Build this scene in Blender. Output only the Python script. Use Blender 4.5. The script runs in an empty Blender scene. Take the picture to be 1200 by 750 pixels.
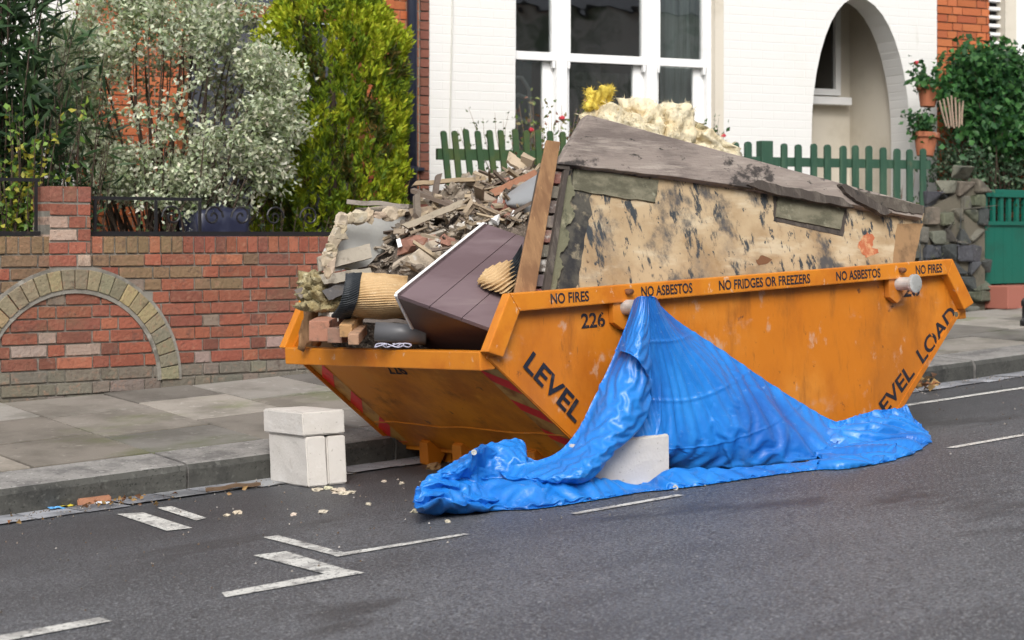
import bpy, bmesh, math, random
import numpy as np
from mathutils import Vector, Matrix, noise
rnd = random.Random(11)
NP = np.random.default_rng(5)
scn = bpy.context.scene
COL = scn.collection
R = math.radians

# ------------------------------------------------------------------ camera, sky, sun, exposure
F = 2100.0
PHI = R(38)
S, C = math.sin(PHI), math.cos(PHI)
CAM = Vector((0, 0, 1.2))
FW, RT = Vector((S, C, 0)), Vector((C, -S, 0))
cd = bpy.data.cameras.new('camera')
cam = bpy.data.objects.new('camera', cd)
COL.objects.link(cam)
cam.location = CAM
cam.rotation_euler = (R(90), 0, -PHI)
cd.sensor_width = 36
cd.lens = F / 1200 * 36
cd.shift_y = -98 / 1200
cd.clip_end = 800
cd.dof.use_dof = True
cd.dof.focus_distance = 8.2
cd.dof.aperture_fstop = 4.5
scn.camera = cam

w = bpy.data.worlds.new('World')
scn.world = w
w.use_nodes = True
nt = w.node_tree
bg = nt.nodes['Background']
sky = nt.nodes.new('ShaderNodeTexSky')
sky.sky_type = 'NISHITA'
sky.sun_disc = False
sky.sun_elevation = R(42)
sky.sun_rotation = R(218)
sky.dust_density = 4
sky.air_density = 1.0
hs = nt.nodes.new('ShaderNodeHueSaturation')
hs.inputs['Saturation'].default_value = 0.35
nt.links.new(sky.outputs[0], hs.inputs['Color'])
nt.links.new(hs.outputs[0], bg.inputs['Color'])
bg.inputs['Strength'].default_value = 0.15
sd = bpy.data.lights.new('sun', 'SUN')
sd.energy = 1.5
sd.angle = R(28)
sd.color = (1, .975, .94)
sun = bpy.data.objects.new('sun', sd)
COL.objects.link(sun)
_el, _az = R(42), R(218)          # azimuth measured like sun_rotation, from +Y clockwise
_dir = Vector((math.sin(_az) * math.cos(_el), math.cos(_az) * math.cos(_el), math.sin(_el)))
sun.rotation_euler = (-_dir).to_track_quat('-Z', 'Y').to_euler()
scn.view_settings.view_transform = 'Standard'
scn.view_settings.look = 'None'
scn.view_settings.exposure = 0.45
scn.view_settings.gamma = 1
scn.render.engine = 'CYCLES'

# ------------------------------------------------------------------ geometry helpers
def ray(px, py):
    return FW + RT * ((px - 600) / F) + Vector((0, 0, (277 - py) / F))
def onY(px, py, Y):
    d = ray(px, py)
    return CAM + d * (Y / d.y)
def dep(px, py, t):
    return CAM + ray(px, py) * t
def onp(px, py, p, n):
    d = ray(px, py)
    return CAM + d * ((Vector(p) - CAM).dot(n) / d.dot(n))
def rz(X, Y):
    z = .04 * (X - 4) + .038 * (7.62 - max(Y, 3.0))
    if Y < 3.0:
        z -= .03 * (3.0 - Y)
    return z
def road(px, py):
    return onp(px, py, (4, 7.62, 0), Vector((-.04, .038, 1)))
def kz(X): return .125 + .04 * (X - 4)
def wz(X): return .30 + .034 * (X - 5.4)
def pz(X, Y):
    t = (Y - 7.62) / 2.25
    return kz(X) * (1 - t) + wz(X) * t
TH = R(13)
P0 = Vector((8.0, 11.8, 0))
FD = Vector((math.cos(TH), -math.sin(TH), 0))
FN = Vector((-math.sin(TH), -math.cos(TH), 0))    # out of the facade, to the street
def fac(s, z, off=0.0): return P0 + FD * s + FN * off + Vector((0, 0, z))
def facpx(px, py, off=0.0): return onp(px, py, P0 + FN * off, FN)
# skip frame
SKO = Vector((4.6, 6.0, rz(4.6, 6.0)))
EX = Vector((1, 0, .04)).normalized()
EY = Vector((0, 1, -.038)).normalized()
EN = EX.cross(EY).normalized()
def SK(u, v, h): return SKO + EX * u + EY * v + EN * h
def sk_inv(p):
    d = p - SKO
    return d.dot(EX), d.dot(EY), d.dot(EN)
def skpx(px, py, v=.047):
    return onp(px, py, SK(0, v, 0), EY)

def wloc(o):
    v = Vector((0, 0, 0))
    while o:
        v += o.location
        o = o.parent
    return v
class MB:
    def __init__(self):
        self.v, self.f, self.c = [], [], []
    def add(self, vs, fs, col=(1, 1, 1)):
        n = len(self.v)
        self.v += [tuple(x) for x in vs]
        for f in fs:
            self.f.append(tuple(i + n for i in f))
            self.c.append(col)
        return self
    def hexa(self, b, t, col=(1, 1, 1)):
        """b: four bottom corners, t: four top corners, same order"""
        return self.add(list(b) + list(t), [(3, 2, 1, 0), (4, 5, 6, 7), (0, 1, 5, 4), (1, 2, 6, 5), (2, 3, 7, 6), (3, 0, 4, 7)], col)
    def box(self, o, ax, ay, az, col=(1, 1, 1)):
        o, ax, ay, az = Vector(o), Vector(ax), Vector(ay), Vector(az)
        b = [o, o + ax, o + ax + ay, o + ay]
        return self.hexa(b, [p + az for p in b], col)
    def prism(self, poly, d, col=(1, 1, 1)):
        """poly extruded by d"""
        n = len(poly)
        d = Vector(d)
        vs = [Vector(p) for p in poly]
        vs += [p + d for p in vs]
        fs = [tuple(range(n))[::-1], tuple(range(n, 2 * n))] + [(i, (i + 1) % n, n + (i + 1) % n, n + i) for i in range(n)]
        return self.add(vs, fs, col)
    def tube(self, pts, r, n=8, col=(1, 1, 1), caps=True):
        pts = [Vector(p) for p in pts]
        rs = r if isinstance(r, (list, tuple)) else [r] * len(pts)
        vs, fs = [], []
        a = None
        for i, p in enumerate(pts):
            t = (pts[min(i + 1, len(pts) - 1)] - pts[max(i - 1, 0)]).normalized()
            if a is None:
                a = t.orthogonal().normalized()
            a = (a - t * a.dot(t)).normalized()
            b = t.cross(a)
            for k in range(n):
                q = 2 * math.pi * k / n
                vs.append(p + (a * math.cos(q) + b * math.sin(q)) * rs[i])
        for i in range(len(pts) - 1):
            for k in range(n):
                fs.append((i * n + k, i * n + (k + 1) % n, (i + 1) * n + (k + 1) % n, (i + 1) * n + k))
        if caps:
            fs.append(tuple(range(n))[::-1])
            fs.append(tuple((len(pts) - 1) * n + k for k in range(n)))
        return self.add(vs, fs, col)
    def lathe(self, o, ax, prof, n=20, col=(1, 1, 1)):
        """prof: (distance along axis, radius)"""
        o, ax = Vector(o), Vector(ax).normalized()
        a = ax.orthogonal().normalized()
        b = ax.cross(a)
        vs, fs = [], []
        for d, r in prof:
            for k in range(n):
                q = 2 * math.pi * k / n
                vs.append(o + ax * d + (a * math.cos(q) + b * math.sin(q)) * r)
        for i in range(len(prof) - 1):
            for k in range(n):
                fs.append((i * n + k, i * n + (k + 1) % n, (i + 1) * n + (k + 1) % n, (i + 1) * n + k))
        fs.append(tuple(range(n))[::-1])
        fs.append(tuple((len(prof) - 1) * n + k for k in range(n)))
        return self.add(vs, fs, col)
    def build(self, name, mat, parent=None, loc=None, bevel=0, smooth=False):
        me = bpy.data.meshes.new(name)
        if parent is not None:
            o0 = wloc(parent)
        elif loc is not None:
            o0 = Vector(loc)
        else:
            a = np.array(self.v)
            o0 = Vector(((a[:, 0].min() + a[:, 0].max()) / 2, (a[:, 1].min() + a[:, 1].max()) / 2, a[:, 2].min()))
        me.from_pydata([tuple(Vector(p) - o0) for p in self.v], [], self.f)
        at = me.color_attributes.new('Col', 'FLOAT_COLOR', 'CORNER')
        arr = np.ones((len(me.loops), 4), np.float32)
        ls = np.array([len(f) for f in self.f])
        arr[:, :3] = np.repeat(np.array(self.c, np.float32), ls, axis=0)
        at.data.foreach_set('color', arr.ravel())
        bm = bmesh.new()
        bm.from_mesh(me)
        bmesh.ops.recalc_face_normals(bm, faces=bm.faces)
        if bevel:
            bmesh.ops.bevel(bm, geom=list(bm.edges), offset=bevel, segments=2, affect='EDGES', profile=.6)
        bm.to_mesh(me)
        bm.free()
        if smooth:
            me.polygons.foreach_set('use_smooth', [True] * len(me.polygons))
        return link(name, me, mat, parent, o0)
def link(name, me, mat, parent=None, o0=None):
    if mat is not None:
        me.materials.append(mat)
    o = bpy.data.objects.new(name, me)
    COL.objects.link(o)
    if parent is not None:
        o.parent = parent
    elif o0 is not None:
        o.location = o0
    return o
def npmesh(name, vs, faces4, cols, mat, parent=None, loc=None, smooth=False):
    """vs (n,3) numpy, faces4 (m,4) ints, cols (m,3)"""
    o0 = wloc(parent) if parent is not None else Vector(loc if loc is not None else (0, 0, 0))
    vs = vs - np.array(o0)
    me = bpy.data.meshes.new(name)
    me.vertices.add(len(vs))
    me.vertices.foreach_set('co', vs.astype(np.float32).ravel())
    m = len(faces4)
    me.loops.add(4 * m)
    me.loops.foreach_set('vertex_index', faces4.astype(np.int32).ravel())
    me.polygons.add(m)
    me.polygons.foreach_set('loop_start', np.arange(0, 4 * m, 4, dtype=np.int32))
    me.update(calc_edges=True)
    me.validate()
    at = me.color_attributes.new('Col', 'FLOAT_COLOR', 'CORNER')
    arr = np.ones((4 * m, 4), np.float32)
    arr[:, :3] = np.repeat(cols, 4, axis=0)
    at.data.foreach_set('color', arr.ravel())
    if smooth:
        me.polygons.foreach_set('use_smooth', [True] * m)
    return link(name, me, mat, parent, o0)
def tag(o, label=None, cat=None, group=None, kind=None):
    if label: o['label'] = label
    if cat: o['category'] = cat
    if group: o['group'] = group
    if kind: o['kind'] = kind
    return o
def thing(name, label, cat, loc, group=None):
    o = bpy.data.objects.new(name, None)
    COL.objects.link(o)
    o.location = loc
    o.empty_display_size = .1
    return tag(o, label, cat, group)
def struct(o):
    o['kind'] = 'structure'
    return o
def copytree(o, parent=None):
    c = o.copy()
    COL.objects.link(c)
    if parent is not None:
        c.parent = parent
    for ch in list(o.children):
        copytree(ch, c)
    return c

def unit(a): return a / (np.linalg.norm(a, axis=-1, keepdims=True) + 1e-9)
def leafset(P, D, L, Wd, cols, fold=.22, up=None, curl=.15):
    """P (n,3) bases, D (n,3) leaf axes, L and Wd (n,): six-point leaves folded along the midrib, as two quads"""
    n = len(P)
    D = unit(D)
    r_ = NP.normal(size=(n, 3)) if up is None else up + NP.normal(size=(n, 3)) * .45
    Sd = unit(np.cross(D, r_))
    Nn = np.cross(Sd, D)
    L, Wd = L[:, None], Wd[:, None]
    base = P
    tip = P + D * L - Nn * L * curl
    m1 = P + D * L * .45 + Sd * Wd * .5 + Nn * Wd * fold
    m2 = P + D * L * .45 - Sd * Wd * .5 + Nn * Wd * fold
    mid = P + D * L * .5
    V = np.stack([base, m1, tip, mid, m2], 1).reshape(-1, 3)
    k = np.arange(n)[:, None] * 5
    Fq = np.concatenate([k + np.array([[0, 1, 2, 3]]), k + np.array([[0, 3, 2, 4]])])
    return V, Fq, np.concatenate([cols, cols])

# ------------------------------------------------------------------ materials
def M(name, base, rough=.8, layers=(), bump=(), attr=False, spec=.5, metal=0, brick=None, trans=0):
    """layers: (colour, scale, lo, hi[, stretch, detail, opacity]); bump: (scale, strength[, stretch, distance])"""
    m = bpy.data.materials.new(name)
    m.use_nodes = True
    n, l = m.node_tree.nodes, m.node_tree.links
    p = n['Principled BSDF']
    p.inputs['Roughness'].default_value = rough
    p.inputs['Specular IOR Level'].default_value = spec
    p.inputs['Metallic'].default_value = metal
    tc = n.new('ShaderNodeTexCoord')
    rgb = n.new('ShaderNodeRGB')
    rgb.outputs[0].default_value = (*base, 1)
    cur = rgb.outputs[0]
    def mulattr(cur):
        a = n.new('ShaderNodeAttribute')
        a.attribute_name = 'Col'
        mx = n.new('ShaderNodeMixRGB')
        mx.blend_type = 'MULTIPLY'
        mx.inputs[0].default_value = 1
        l.new(cur, mx.inputs[1])
        l.new(a.outputs['Color'], mx.inputs[2])
        return mx.outputs[0]
    if attr is True: cur = mulattr(cur)
    def mapped(st, k):
        mp = n.new('ShaderNodeMapping')
        mp.inputs['Scale'].default_value = st
        mp.inputs['Location'].default_value = (k * 7.3, k * 3.1, k * 5.7)
        l.new(tc.outputs['Object'], mp.inputs[0])
        return mp.outputs[0]
    for k, L in enumerate(layers):
        colr, sc, lo, hi = L[:4]
        st = L[4] if len(L) > 4 and L[4] else (1, 1, 1)
        det = L[5] if len(L) > 5 else 5
        op = L[6] if len(L) > 6 else 1
        nz = n.new('ShaderNodeTexNoise')
        nz.inputs['Scale'].default_value = sc
        nz.inputs['Detail'].default_value = det
        nz.inputs['Roughness'].default_value = .65
        l.new(mapped(st, k + 1), nz.inputs['Vector'])
        mr = n.new('ShaderNodeMapRange')
        mr.interpolation_type = 'SMOOTHSTEP'
        mr.inputs['From Min'].default_value = lo
        mr.inputs['From Max'].default_value = hi
        mr.inputs['To Max'].default_value = op
        l.new(nz.outputs[0], mr.inputs[0])
        mx = n.new('ShaderNodeMixRGB')
        l.new(mr.outputs[0], mx.inputs[0])
        l.new(cur, mx.inputs[1])
        mx.inputs[2].default_value = (*colr, 1)
        cur = mx.outputs[0]
    if attr == 'last': cur = mulattr(cur)
    l.new(cur, p.inputs['Base Color'])
    nrm = None
    if brick:
        bt = n.new('ShaderNodeTexBrick')
        mp = n.new('ShaderNodeMapping')
        mp.inputs['Rotation'].default_value = (R(90), 0, 0)
        l.new(tc.outputs['Object'], mp.inputs[0])
        l.new(mp.outputs[0], bt.inputs['Vector'])
        bt.inputs['Scale'].default_value = 1
        bt.inputs['Brick Width'].default_value = .225
        bt.inputs['Row Height'].default_value = .075
        bt.inputs['Mortar Size'].default_value = .006
        bt.inputs['Mortar Smooth'].default_value = .6
        bp = n.new('ShaderNodeBump')
        bp.invert = True
        bp.inputs['Strength'].default_value = brick
        bp.inputs['Distance'].default_value = .006
        l.new(bt.outputs['Fac'], bp.inputs['Height'])
        nrm = bp.outputs[0]
    for k, B in enumerate(bump):
        nz = n.new('ShaderNodeTexNoise')
        nz.inputs['Scale'].default_value = B[0]
        nz.inputs['Detail'].default_value = 6
        l.new(mapped(B[2] if len(B) > 2 and B[2] else (1, 1, 1), k + 11), nz.inputs['Vector'])
        bp = n.new('ShaderNodeBump')
        bp.inputs['Strength'].default_value = B[1]
        bp.inputs['Distance'].default_value = B[3] if len(B) > 3 else .01
        l.new(nz.outputs[0], bp.inputs['Height'])
        if nrm:
            l.new(nrm, bp.inputs['Normal'])
        nrm = bp.outputs[0]
    if nrm:
        l.new(nrm, p.inputs['Normal'])
    if trans:      # leaves and thin sheets let some light through
        tr = n.new('ShaderNodeBsdfTranslucent')
        l.new(cur, tr.inputs[0])
        ms = n.new('ShaderNodeMixShader')
        ms.inputs[0].default_value = trans
        l.new(p.outputs[0], ms.inputs[1])
        l.new(tr.outputs[0], ms.inputs[2])
        l.new(ms.outputs[0], n['Material Output'].inputs[0])
    return m

m_asph = M('asphalt', (.125, .132, .146), .48, [((.078, .082, .092), .5, .42, .60, (1, 2.4, 1), 6), ((.036, .037, .041), 70, .46, .62, None, 3), ((.28, .29, .30), 105, .54, .66, None, 2), ((.034, .034, .037), .8, .55, .68, (1, 2.6, 1), 8, .75), ((.40, .39, .37), 48, .70, .74, None, 2)],
           [(110, .8, None, .014), (14, .2, None, .012)], spec=.6)
def bay_wear(m):
    """older, darker, oily tarmac in the parking bay along the kerb"""
    n, l = m.node_tree.nodes, m.node_tree.links
    p = n['Principled BSDF']
    src = p.inputs['Base Color'].links[0].from_socket
    tc = n.new('ShaderNodeTexCoord')
    sp = n.new('ShaderNodeSeparateXYZ')
    l.new(tc.outputs['Object'], sp.inputs[0])
    nz = n.new('ShaderNodeTexNoise')
    nz.inputs['Scale'].default_value = 1.1
    nz.inputs['Detail'].default_value = 7
    l.new(tc.outputs['Object'], nz.inputs['Vector'])
    ma = n.new('ShaderNodeMath')
    ma.operation = 'MULTIPLY_ADD'
    ma.inputs[1].default_value = 2.2
    l.new(nz.outputs[0], ma.inputs[0])
    l.new(sp.outputs['Y'], ma.inputs[2])
    mr = n.new('ShaderNodeMapRange')
    mr.interpolation_type = 'SMOOTHSTEP'
    mr.inputs['From Min'].default_value = 5.6
    mr.inputs['From Max'].default_value = 8.2
    mr.inputs['To Max'].default_value = .62
    l.new(ma.outputs[0], mr.inputs[0])
    mx = n.new('ShaderNodeMixRGB')
    mx.inputs[2].default_value = (.030, .031, .036, 1)
    l.new(mr.outputs[0], mx.inputs[0])
    l.new(src, mx.inputs[1])
    l.new(mx.outputs[0], p.inputs['Base Color'])
bay_wear(m_asph)
m_gutter = M('gutter_stone', (.36, .37, .385), .6, [((.16, .165, .175), 3, .45, .65), ((.42, .43, .44), 9, .55, .75), ((.07, .065, .06), 6, .60, .70)], [(30, .4)], attr='last')
m_flag = M('paving_stone', (.25, .235, .21), .8, [((.16, .15, .13), 2.2, .42, .66), ((.12, .14, .06), 1.1, .54, .70, (1, 1.6, 1), 6, .7), ((.34, .325, .3), 14, .58, .74), ((.1, .09, .08), 40, .64, .74)], [(60, .25), (6, .2)], attr='last')
m_kerb = M('granite', (.25, .24, .225), .8, [((.13, .125, .12), 5, .42, .66), ((.36, .35, .33), 30, .56, .7), ((.06, .062, .055), 60, .56, .7), ((.07, .085, .045), 2, .6, .74, None, 6, .6)], [(25, .6), (70, .3)], attr='last')
m_gap = M('joint_dirt', (.018, .017, .014), .95, [((.03, .036, .014), 3, .5, .7)])
m_soil = M('soil', (.07, .05, .035), .95, [((.11, .085, .055), 6, .45, .65)], [(20, .6, None, .03)])
m_paint = M('road_paint', (.60, .59, .55), .7, [((.34, .33, .31), 9, .45, .64), ((.09, .09, .09), 60, .55, .62), ((.1, .1, .1), 7, .60, .68)], [(90, .4)])
m_mortar = M('mortar', (.23, .215, .185), .95, [((.13, .12, .1), 4, .45, .65), ((.33, .31, .27), 12, .55, .7)], [(40, .5)])
m_brick = M('old_brick', (1, 1, 1), .88, [((.36, .19, .12), 26, .52, .74, None, 6, .5), ((.08, .05, .042), 12, .54, .74, None, 8, .65), ((.5, .42, .36), 3.2, .64, .80, (1, 1, 2), 9, .5), ((.13, .115, .065), 1.2, .50, .72, (1, 1, 1.5), 8, .6), ((.05, .045, .04), 60, .60, .70, None, 4, .7)], [(45, .8), (9, .4)], attr=True)
m_brick2 = M('house_brick', (1, 1, 1), .85, [((.2, .06, .03), 14, .55, .8, None, 5, .5)], [(45, .4)], attr=True)
m_white = M('white_paint', (.72, .71, .685), .6, [((.70, .69, .65), 1.5, .5, .75), ((.55, .53, .47), 5, .60, .78, (1.5, 1, .35), 9, .7)], [(25, .1)], brick=.3)
m_cream = M('cream_paint', (.62, .57, .48), .65, [((.53, .48, .39), 1.6, .48, .7)], [(15, .1)])
m_frame = M('window_paint', (.82, .82, .81), .35, [((.72, .71, .68), 5, .55, .75)])
m_black = M('black_iron', (.012, .012, .014), .45, [((.05, .035, .025), 20, .62, .75)])
m_pipe = M('blue_black_pipe', (.022, .027, .045), .35, [((.05, .055, .075), 6, .55, .75)])
m_wooddoor = M('varnished_wood', (.25, .085, .03), .4, [((.15, .05, .018), 5, .42, .65, (4, 4, .4))], [(30, .2, (3, 3, .3))])
m_doorgrey = M('door_grey', (.06, .065, .08), .4, [((.09, .09, .1), 3, .5, .7)])
m_green = M('fence_green', (.022, .07, .042), .6, [((.045, .10, .06), 8, .45, .7, (3, 3, .4)), ((.10, .10, .06), 6, .64, .78, (2, 2, .5))], [(40, .3, (3, 3, .3))])
m_green2 = M('old_fence_green', (.028, .072, .026), .75, [((.055, .085, .022), 6, .42, .66), ((.12, .08, .05), 9, .62, .75)], [(40, .4, (3, 3, .3))])
m_gate = M('gate_green', (.006, .115, .08), .42, [((.010, .09, .062), 3, .5, .75), ((.02, .15, .11), 14, .62, .75)], [(9, .08)])
m_stone = M('rubble_stone', (1, 1, 1), .9, [((.04, .045, .04), 6, .5, .7, None, 6, .7), ((.13, .15, .06), 4, .58, .74, None, 6, .7), ((.26, .25, .22), 18, .6, .75)], [(14, .8, None, .03), (50, .4)], attr=True)
m_terra = M('terracotta', (.36, .125, .06), .85, [((.25, .085, .045), 6, .45, .7), ((.45, .28, .2), 9, .6, .75)], [(25, .2)])
m_bark = M('bark', (.06, .04, .028), .95, [((.11, .08, .055), 12, .5, .7)], [(30, .5)])
def leafmat(name, tint=(1, 1, 1), rough=.5, tr=.3): return M(name, tint, rough, attr=True, trans=tr, spec=.35)
m_leaf = leafmat('leaf')
m_conifer = leafmat('conifer_leaf', rough=.7)

# skip paint
OR = (.57, .175, .0095)
m_skip = M('skip_orange', OR, .45, [((.64, .23, .025), 1.3, .45, .68), ((.42, .115, .008), 2.0, .48, .70, (1, 1, .45), 8), ((.30, .095, .012), 7, .52, .72, (1, 1, .3), 9, .8), ((.34, .11, .014), .9, .48, .66, (1, 1, .8), 8, .55),
        ((.56, .36, .24), 5.5, .595, .68, (1.3, 1, .9), 13, .7), ((.50, .36, .28), 2.3, .59, .72, (1, 1, 1.6), 13, .65), ((.10, .04, .02), 11, .625, .69, None, 11, .9), ((.24, .085, .015), 30, .62, .74, (1, 1, .2), 6, .7)],
        [(2.2, .25, None, .05), (60, .1)], spec=.5)
m_skipend = M('skip_end_brightened', (.76, .27, .016), .45, [((.50, .15, .010), 2.2, .42, .68), ((.74, .29, .025), 4, .56, .72), ((.22, .07, .012), 5, .55, .75, (1, 1, 1.5), 8, .75), ((.09, .035, .015), 14, .64, .74, None, 9, .9), ((.58, .4, .26), 16, .7, .76, None, 9, .6)],  # same paint brightened to stand in for bounced light on the shaded end
        [(3, .12, None, .03), (60, .1)])
m_rim = M('skip_rim_orange', (.63, .215, .014), .42, [((.52, .15, .01), 3, .46, .68), ((.64, .44, .3), 16, .61, .70, (1.4, 1.4, 1), 9, .85), ((.13, .05, .02), 22, .69, .75, None, 9, .9)], [(70, .08)])
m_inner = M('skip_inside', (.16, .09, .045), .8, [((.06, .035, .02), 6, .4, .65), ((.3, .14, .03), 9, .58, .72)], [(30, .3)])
m_letter = M('stencil_paint', (.012, .013, .022), .6, [((.05, .045, .05), 20, .55, .7)])
m_lettw = M('worn_stencil_paint', (.014, .014, .02), .6, [((.6, .22, .02), 75, .60, .66, None, 4)])
m_red = M('reflective_red', (.85, .03, .03), .3, [((.5, .03, .02), 9, .55, .72)])
m_yel = M('reflective_faded', (.62, .34, .09), .4, [((.33, .10, .02), 8, .45, .7), ((.5, .3, .06), 20, .6, .75)])
m_lug = M('grey_steel', (.42, .42, .40), .45, [((.2, .17, .14), 14, .55, .7), ((.6, .6, .58), 6, .5, .7)], [(40, .2)], metal=.3)
m_rust = M('rust', (.13, .05, .022), .85, [((.24, .10, .04), 18, .48, .65)], [(40, .5)])

# ------------------------------------------------------------------ ground, road, kerb, pavement
def grid(name, xs, ys, zf, mat):
    b = MB()
    n = len(ys)
    b.add([(x, y, zf(x, y)) for x in xs for y in ys], [(i * n + j, (i + 1) * n + j, (i + 1) * n + j + 1, i * n + j + 1) for i in range(len(xs) - 1) for j in range(n - 1)])
    return struct(b.build(name, mat, loc=(0, 0, 0)))
grid('ground', [-300, -40, 40, 300], [-300, -40, 40, 300], lambda x, y: .04 * (x - 4) - .9 if abs(x) < 50 else (.7 if x > 0 else -2.5), m_soil)
grid('road', [-30 + 3 * i for i in range(34)], [-1.6, 0, 1.5, 3, 4.5, 6, 7.62], rz, m_asph)
grid('joint_bed', [-30 + 3 * i for i in range(34)], [7.63, 8.5, 9.2, 9.95], lambda x, y: pz(x, y) - .03, m_gap)
# gutter: a strip of long granite setts along the kerb
b = MB()
x = -20.0
while x < 40:
    L = rnd.uniform(.16, .34)
    y0 = 7.36 + rnd.uniform(-.015, .02)
    q = [(x, y0), (x + L - .008, y0 + rnd.uniform(-.01, .01)), (x + L - .008, 7.615), (x, 7.615)]
    g = rnd.uniform(.6, 1.15)
    z = rnd.uniform(.004, .009)
    b.add([(a, c, rz(a, c) + z) for a, c in q], [(0, 1, 2, 3)], (g, g, g * rnd.uniform(.98, 1.05)))
    x += L
struct(b.build('gutter', m_gutter, loc=(0, 0, 0)))
# kerb stones
b = MB()
x = 4.0 - 1.18 * 18
while x < 45:
    L = 1.18
    g = rnd.uniform(.85, 1.1)
    y1 = 7.96
    j = rnd.uniform(-.006, .006)
    n = 7
    rows = []
    for i in range(n):
        a = x + .009 + (L - .018) * i / (n - 1)
        w1 = rnd.uniform(-.006, .006)
        rows.append([(a, 7.612 + w1 * .8, kz(a) - .4), (a, 7.606 + w1, kz(a) - .03 + rnd.uniform(-.004, .004)), (a, 7.622 + w1 + rnd.uniform(-.003, .003), kz(a) - .004), (a, 7.64 + w1, kz(a) + j * .5 + .001), (a, y1, pz(a, y1) + j * .5), (a, y1, kz(a) - .4)])
    vs = [p for r_ in rows for p in r_]
    m_ = 6
    fs = [(i * m_ + k, (i + 1) * m_ + k, (i + 1) * m_ + (k + 1) % m_, i * m_ + (k + 1) % m_) for i in range(n - 1) for k in range(m_)]
    fs += [tuple(range(m_))[::-1], tuple((n - 1) * m_ + k for k in range(m_))]
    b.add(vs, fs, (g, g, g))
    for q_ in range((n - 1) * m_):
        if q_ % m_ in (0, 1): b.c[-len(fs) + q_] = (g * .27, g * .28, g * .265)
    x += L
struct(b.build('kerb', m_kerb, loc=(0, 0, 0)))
# flagstones: courses across the pavement, as read off the joints
b = MB()
xs = [3.39, 4.0, 4.62, 5.2, 5.83]
while xs[-1] < 40: xs.append(xs[-1] + rnd.choice([.6, .61, .62, .75, .9]))
while xs[0] > -20: xs.insert(0, xs[0] - rnd.choice([.6, .61, .62, .75]))
fixed = {3.39: [7.97, 8.62, 9.28, 9.86], 4.0: [7.97, 8.52, 9.22, 9.86], 4.62: [7.97, 8.71, 9.40, 9.86], 5.2: [7.97, 8.55, 9.12, 9.86]}
for x0, x1 in zip(xs, xs[1:]):
    ys = fixed.get(x0)
    if not ys:
        ys = [7.97]
        while ys[-1] < 9.3: ys.append(ys[-1] + rnd.choice([.5, .6, .7, .8]))
        ys[-1] = 9.86
    for y0, y1 in zip(ys, ys[1:]):
        g = rnd.choice((.62, .74, .85, .95, 1.05, 1.22)) * rnd.uniform(.96, 1.04)
        t = rnd.uniform(-.01, .06)
        d = [rnd.uniform(-.005, .004) for _ in range(4)]
        q = [(x0 + .008, y0 + .011), (x1 - .008, y0 + .011), (x1 - .008, y1 - .011), (x0 + .008, y1 - .011)]
        tp = [Vector((a, c, pz(a, c) + d[i])) for i, (a, c) in enumerate(q)]
        b.hexa([p - Vector((0, 0, .06)) for p in tp], tp, (g * (1 + t), g, g * (1 - t)))
struct(b.build('pavement', m_flag, loc=(0, 0, 0), bevel=.004))
# painted bay markings
def marking(quads):
    b = MB()
    for q in quads:
        b.add([(x, y, rz(x, y) + .004) for x, y in q], [(0, 1, 2, 3)])
    return struct(b.build('road_marking', m_paint, loc=(0, 0, 0)))
def rect(x0, x1, y0, y1): return [(x0, y0), (x1, y0), (x1, y1), (x0, y1)]
marking([[(3.335, 6.52), (3.435, 6.49), (3.52, 7.10), (3.43, 7.17)]])
marking([[(3.543, 6.66), (3.605, 6.69), (3.687, 7.16), (3.625, 7.18)]])
marking([[(3.432, 5.445), (3.485, 5.445), (3.545, 6.0), (3.485, 6.02)], [(3.42, 5.385), (3.99, 5.365), (3.99, 5.40), (3.43, 5.444)]])
marking([[(3.21, 5.135), (3.3, 5.135), (3.37, 5.65), (3.25, 5.68)], [(2.79, 5.05), (3.305, 5.03), (3.305, 5.134), (2.82, 5.13)]])
marking([rect(1.5, 2.38, 5.01, 5.10)])
marking([rect(4.53, 5.11, 5.385, 5.43)])
marking([rect(6.84, 7.4, 5.37, 5.42)])
marking([rect(8.3, 16, 6.86, 6.93)])
# opposite side, behind the camera: pavement
grid('opposite_pavement', [-30, 0, 30, 69], [-4.2, -1.62], lambda x, y: rz(x, -1.6) + .12, m_flag)
# front gardens between wall and houses
grid('garden_soil', [-20, 0, 6, 12, 20, 45], [9.98, 11, 12.5, 24], lambda x, y: wz(x) + .08, m_soil)

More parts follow.
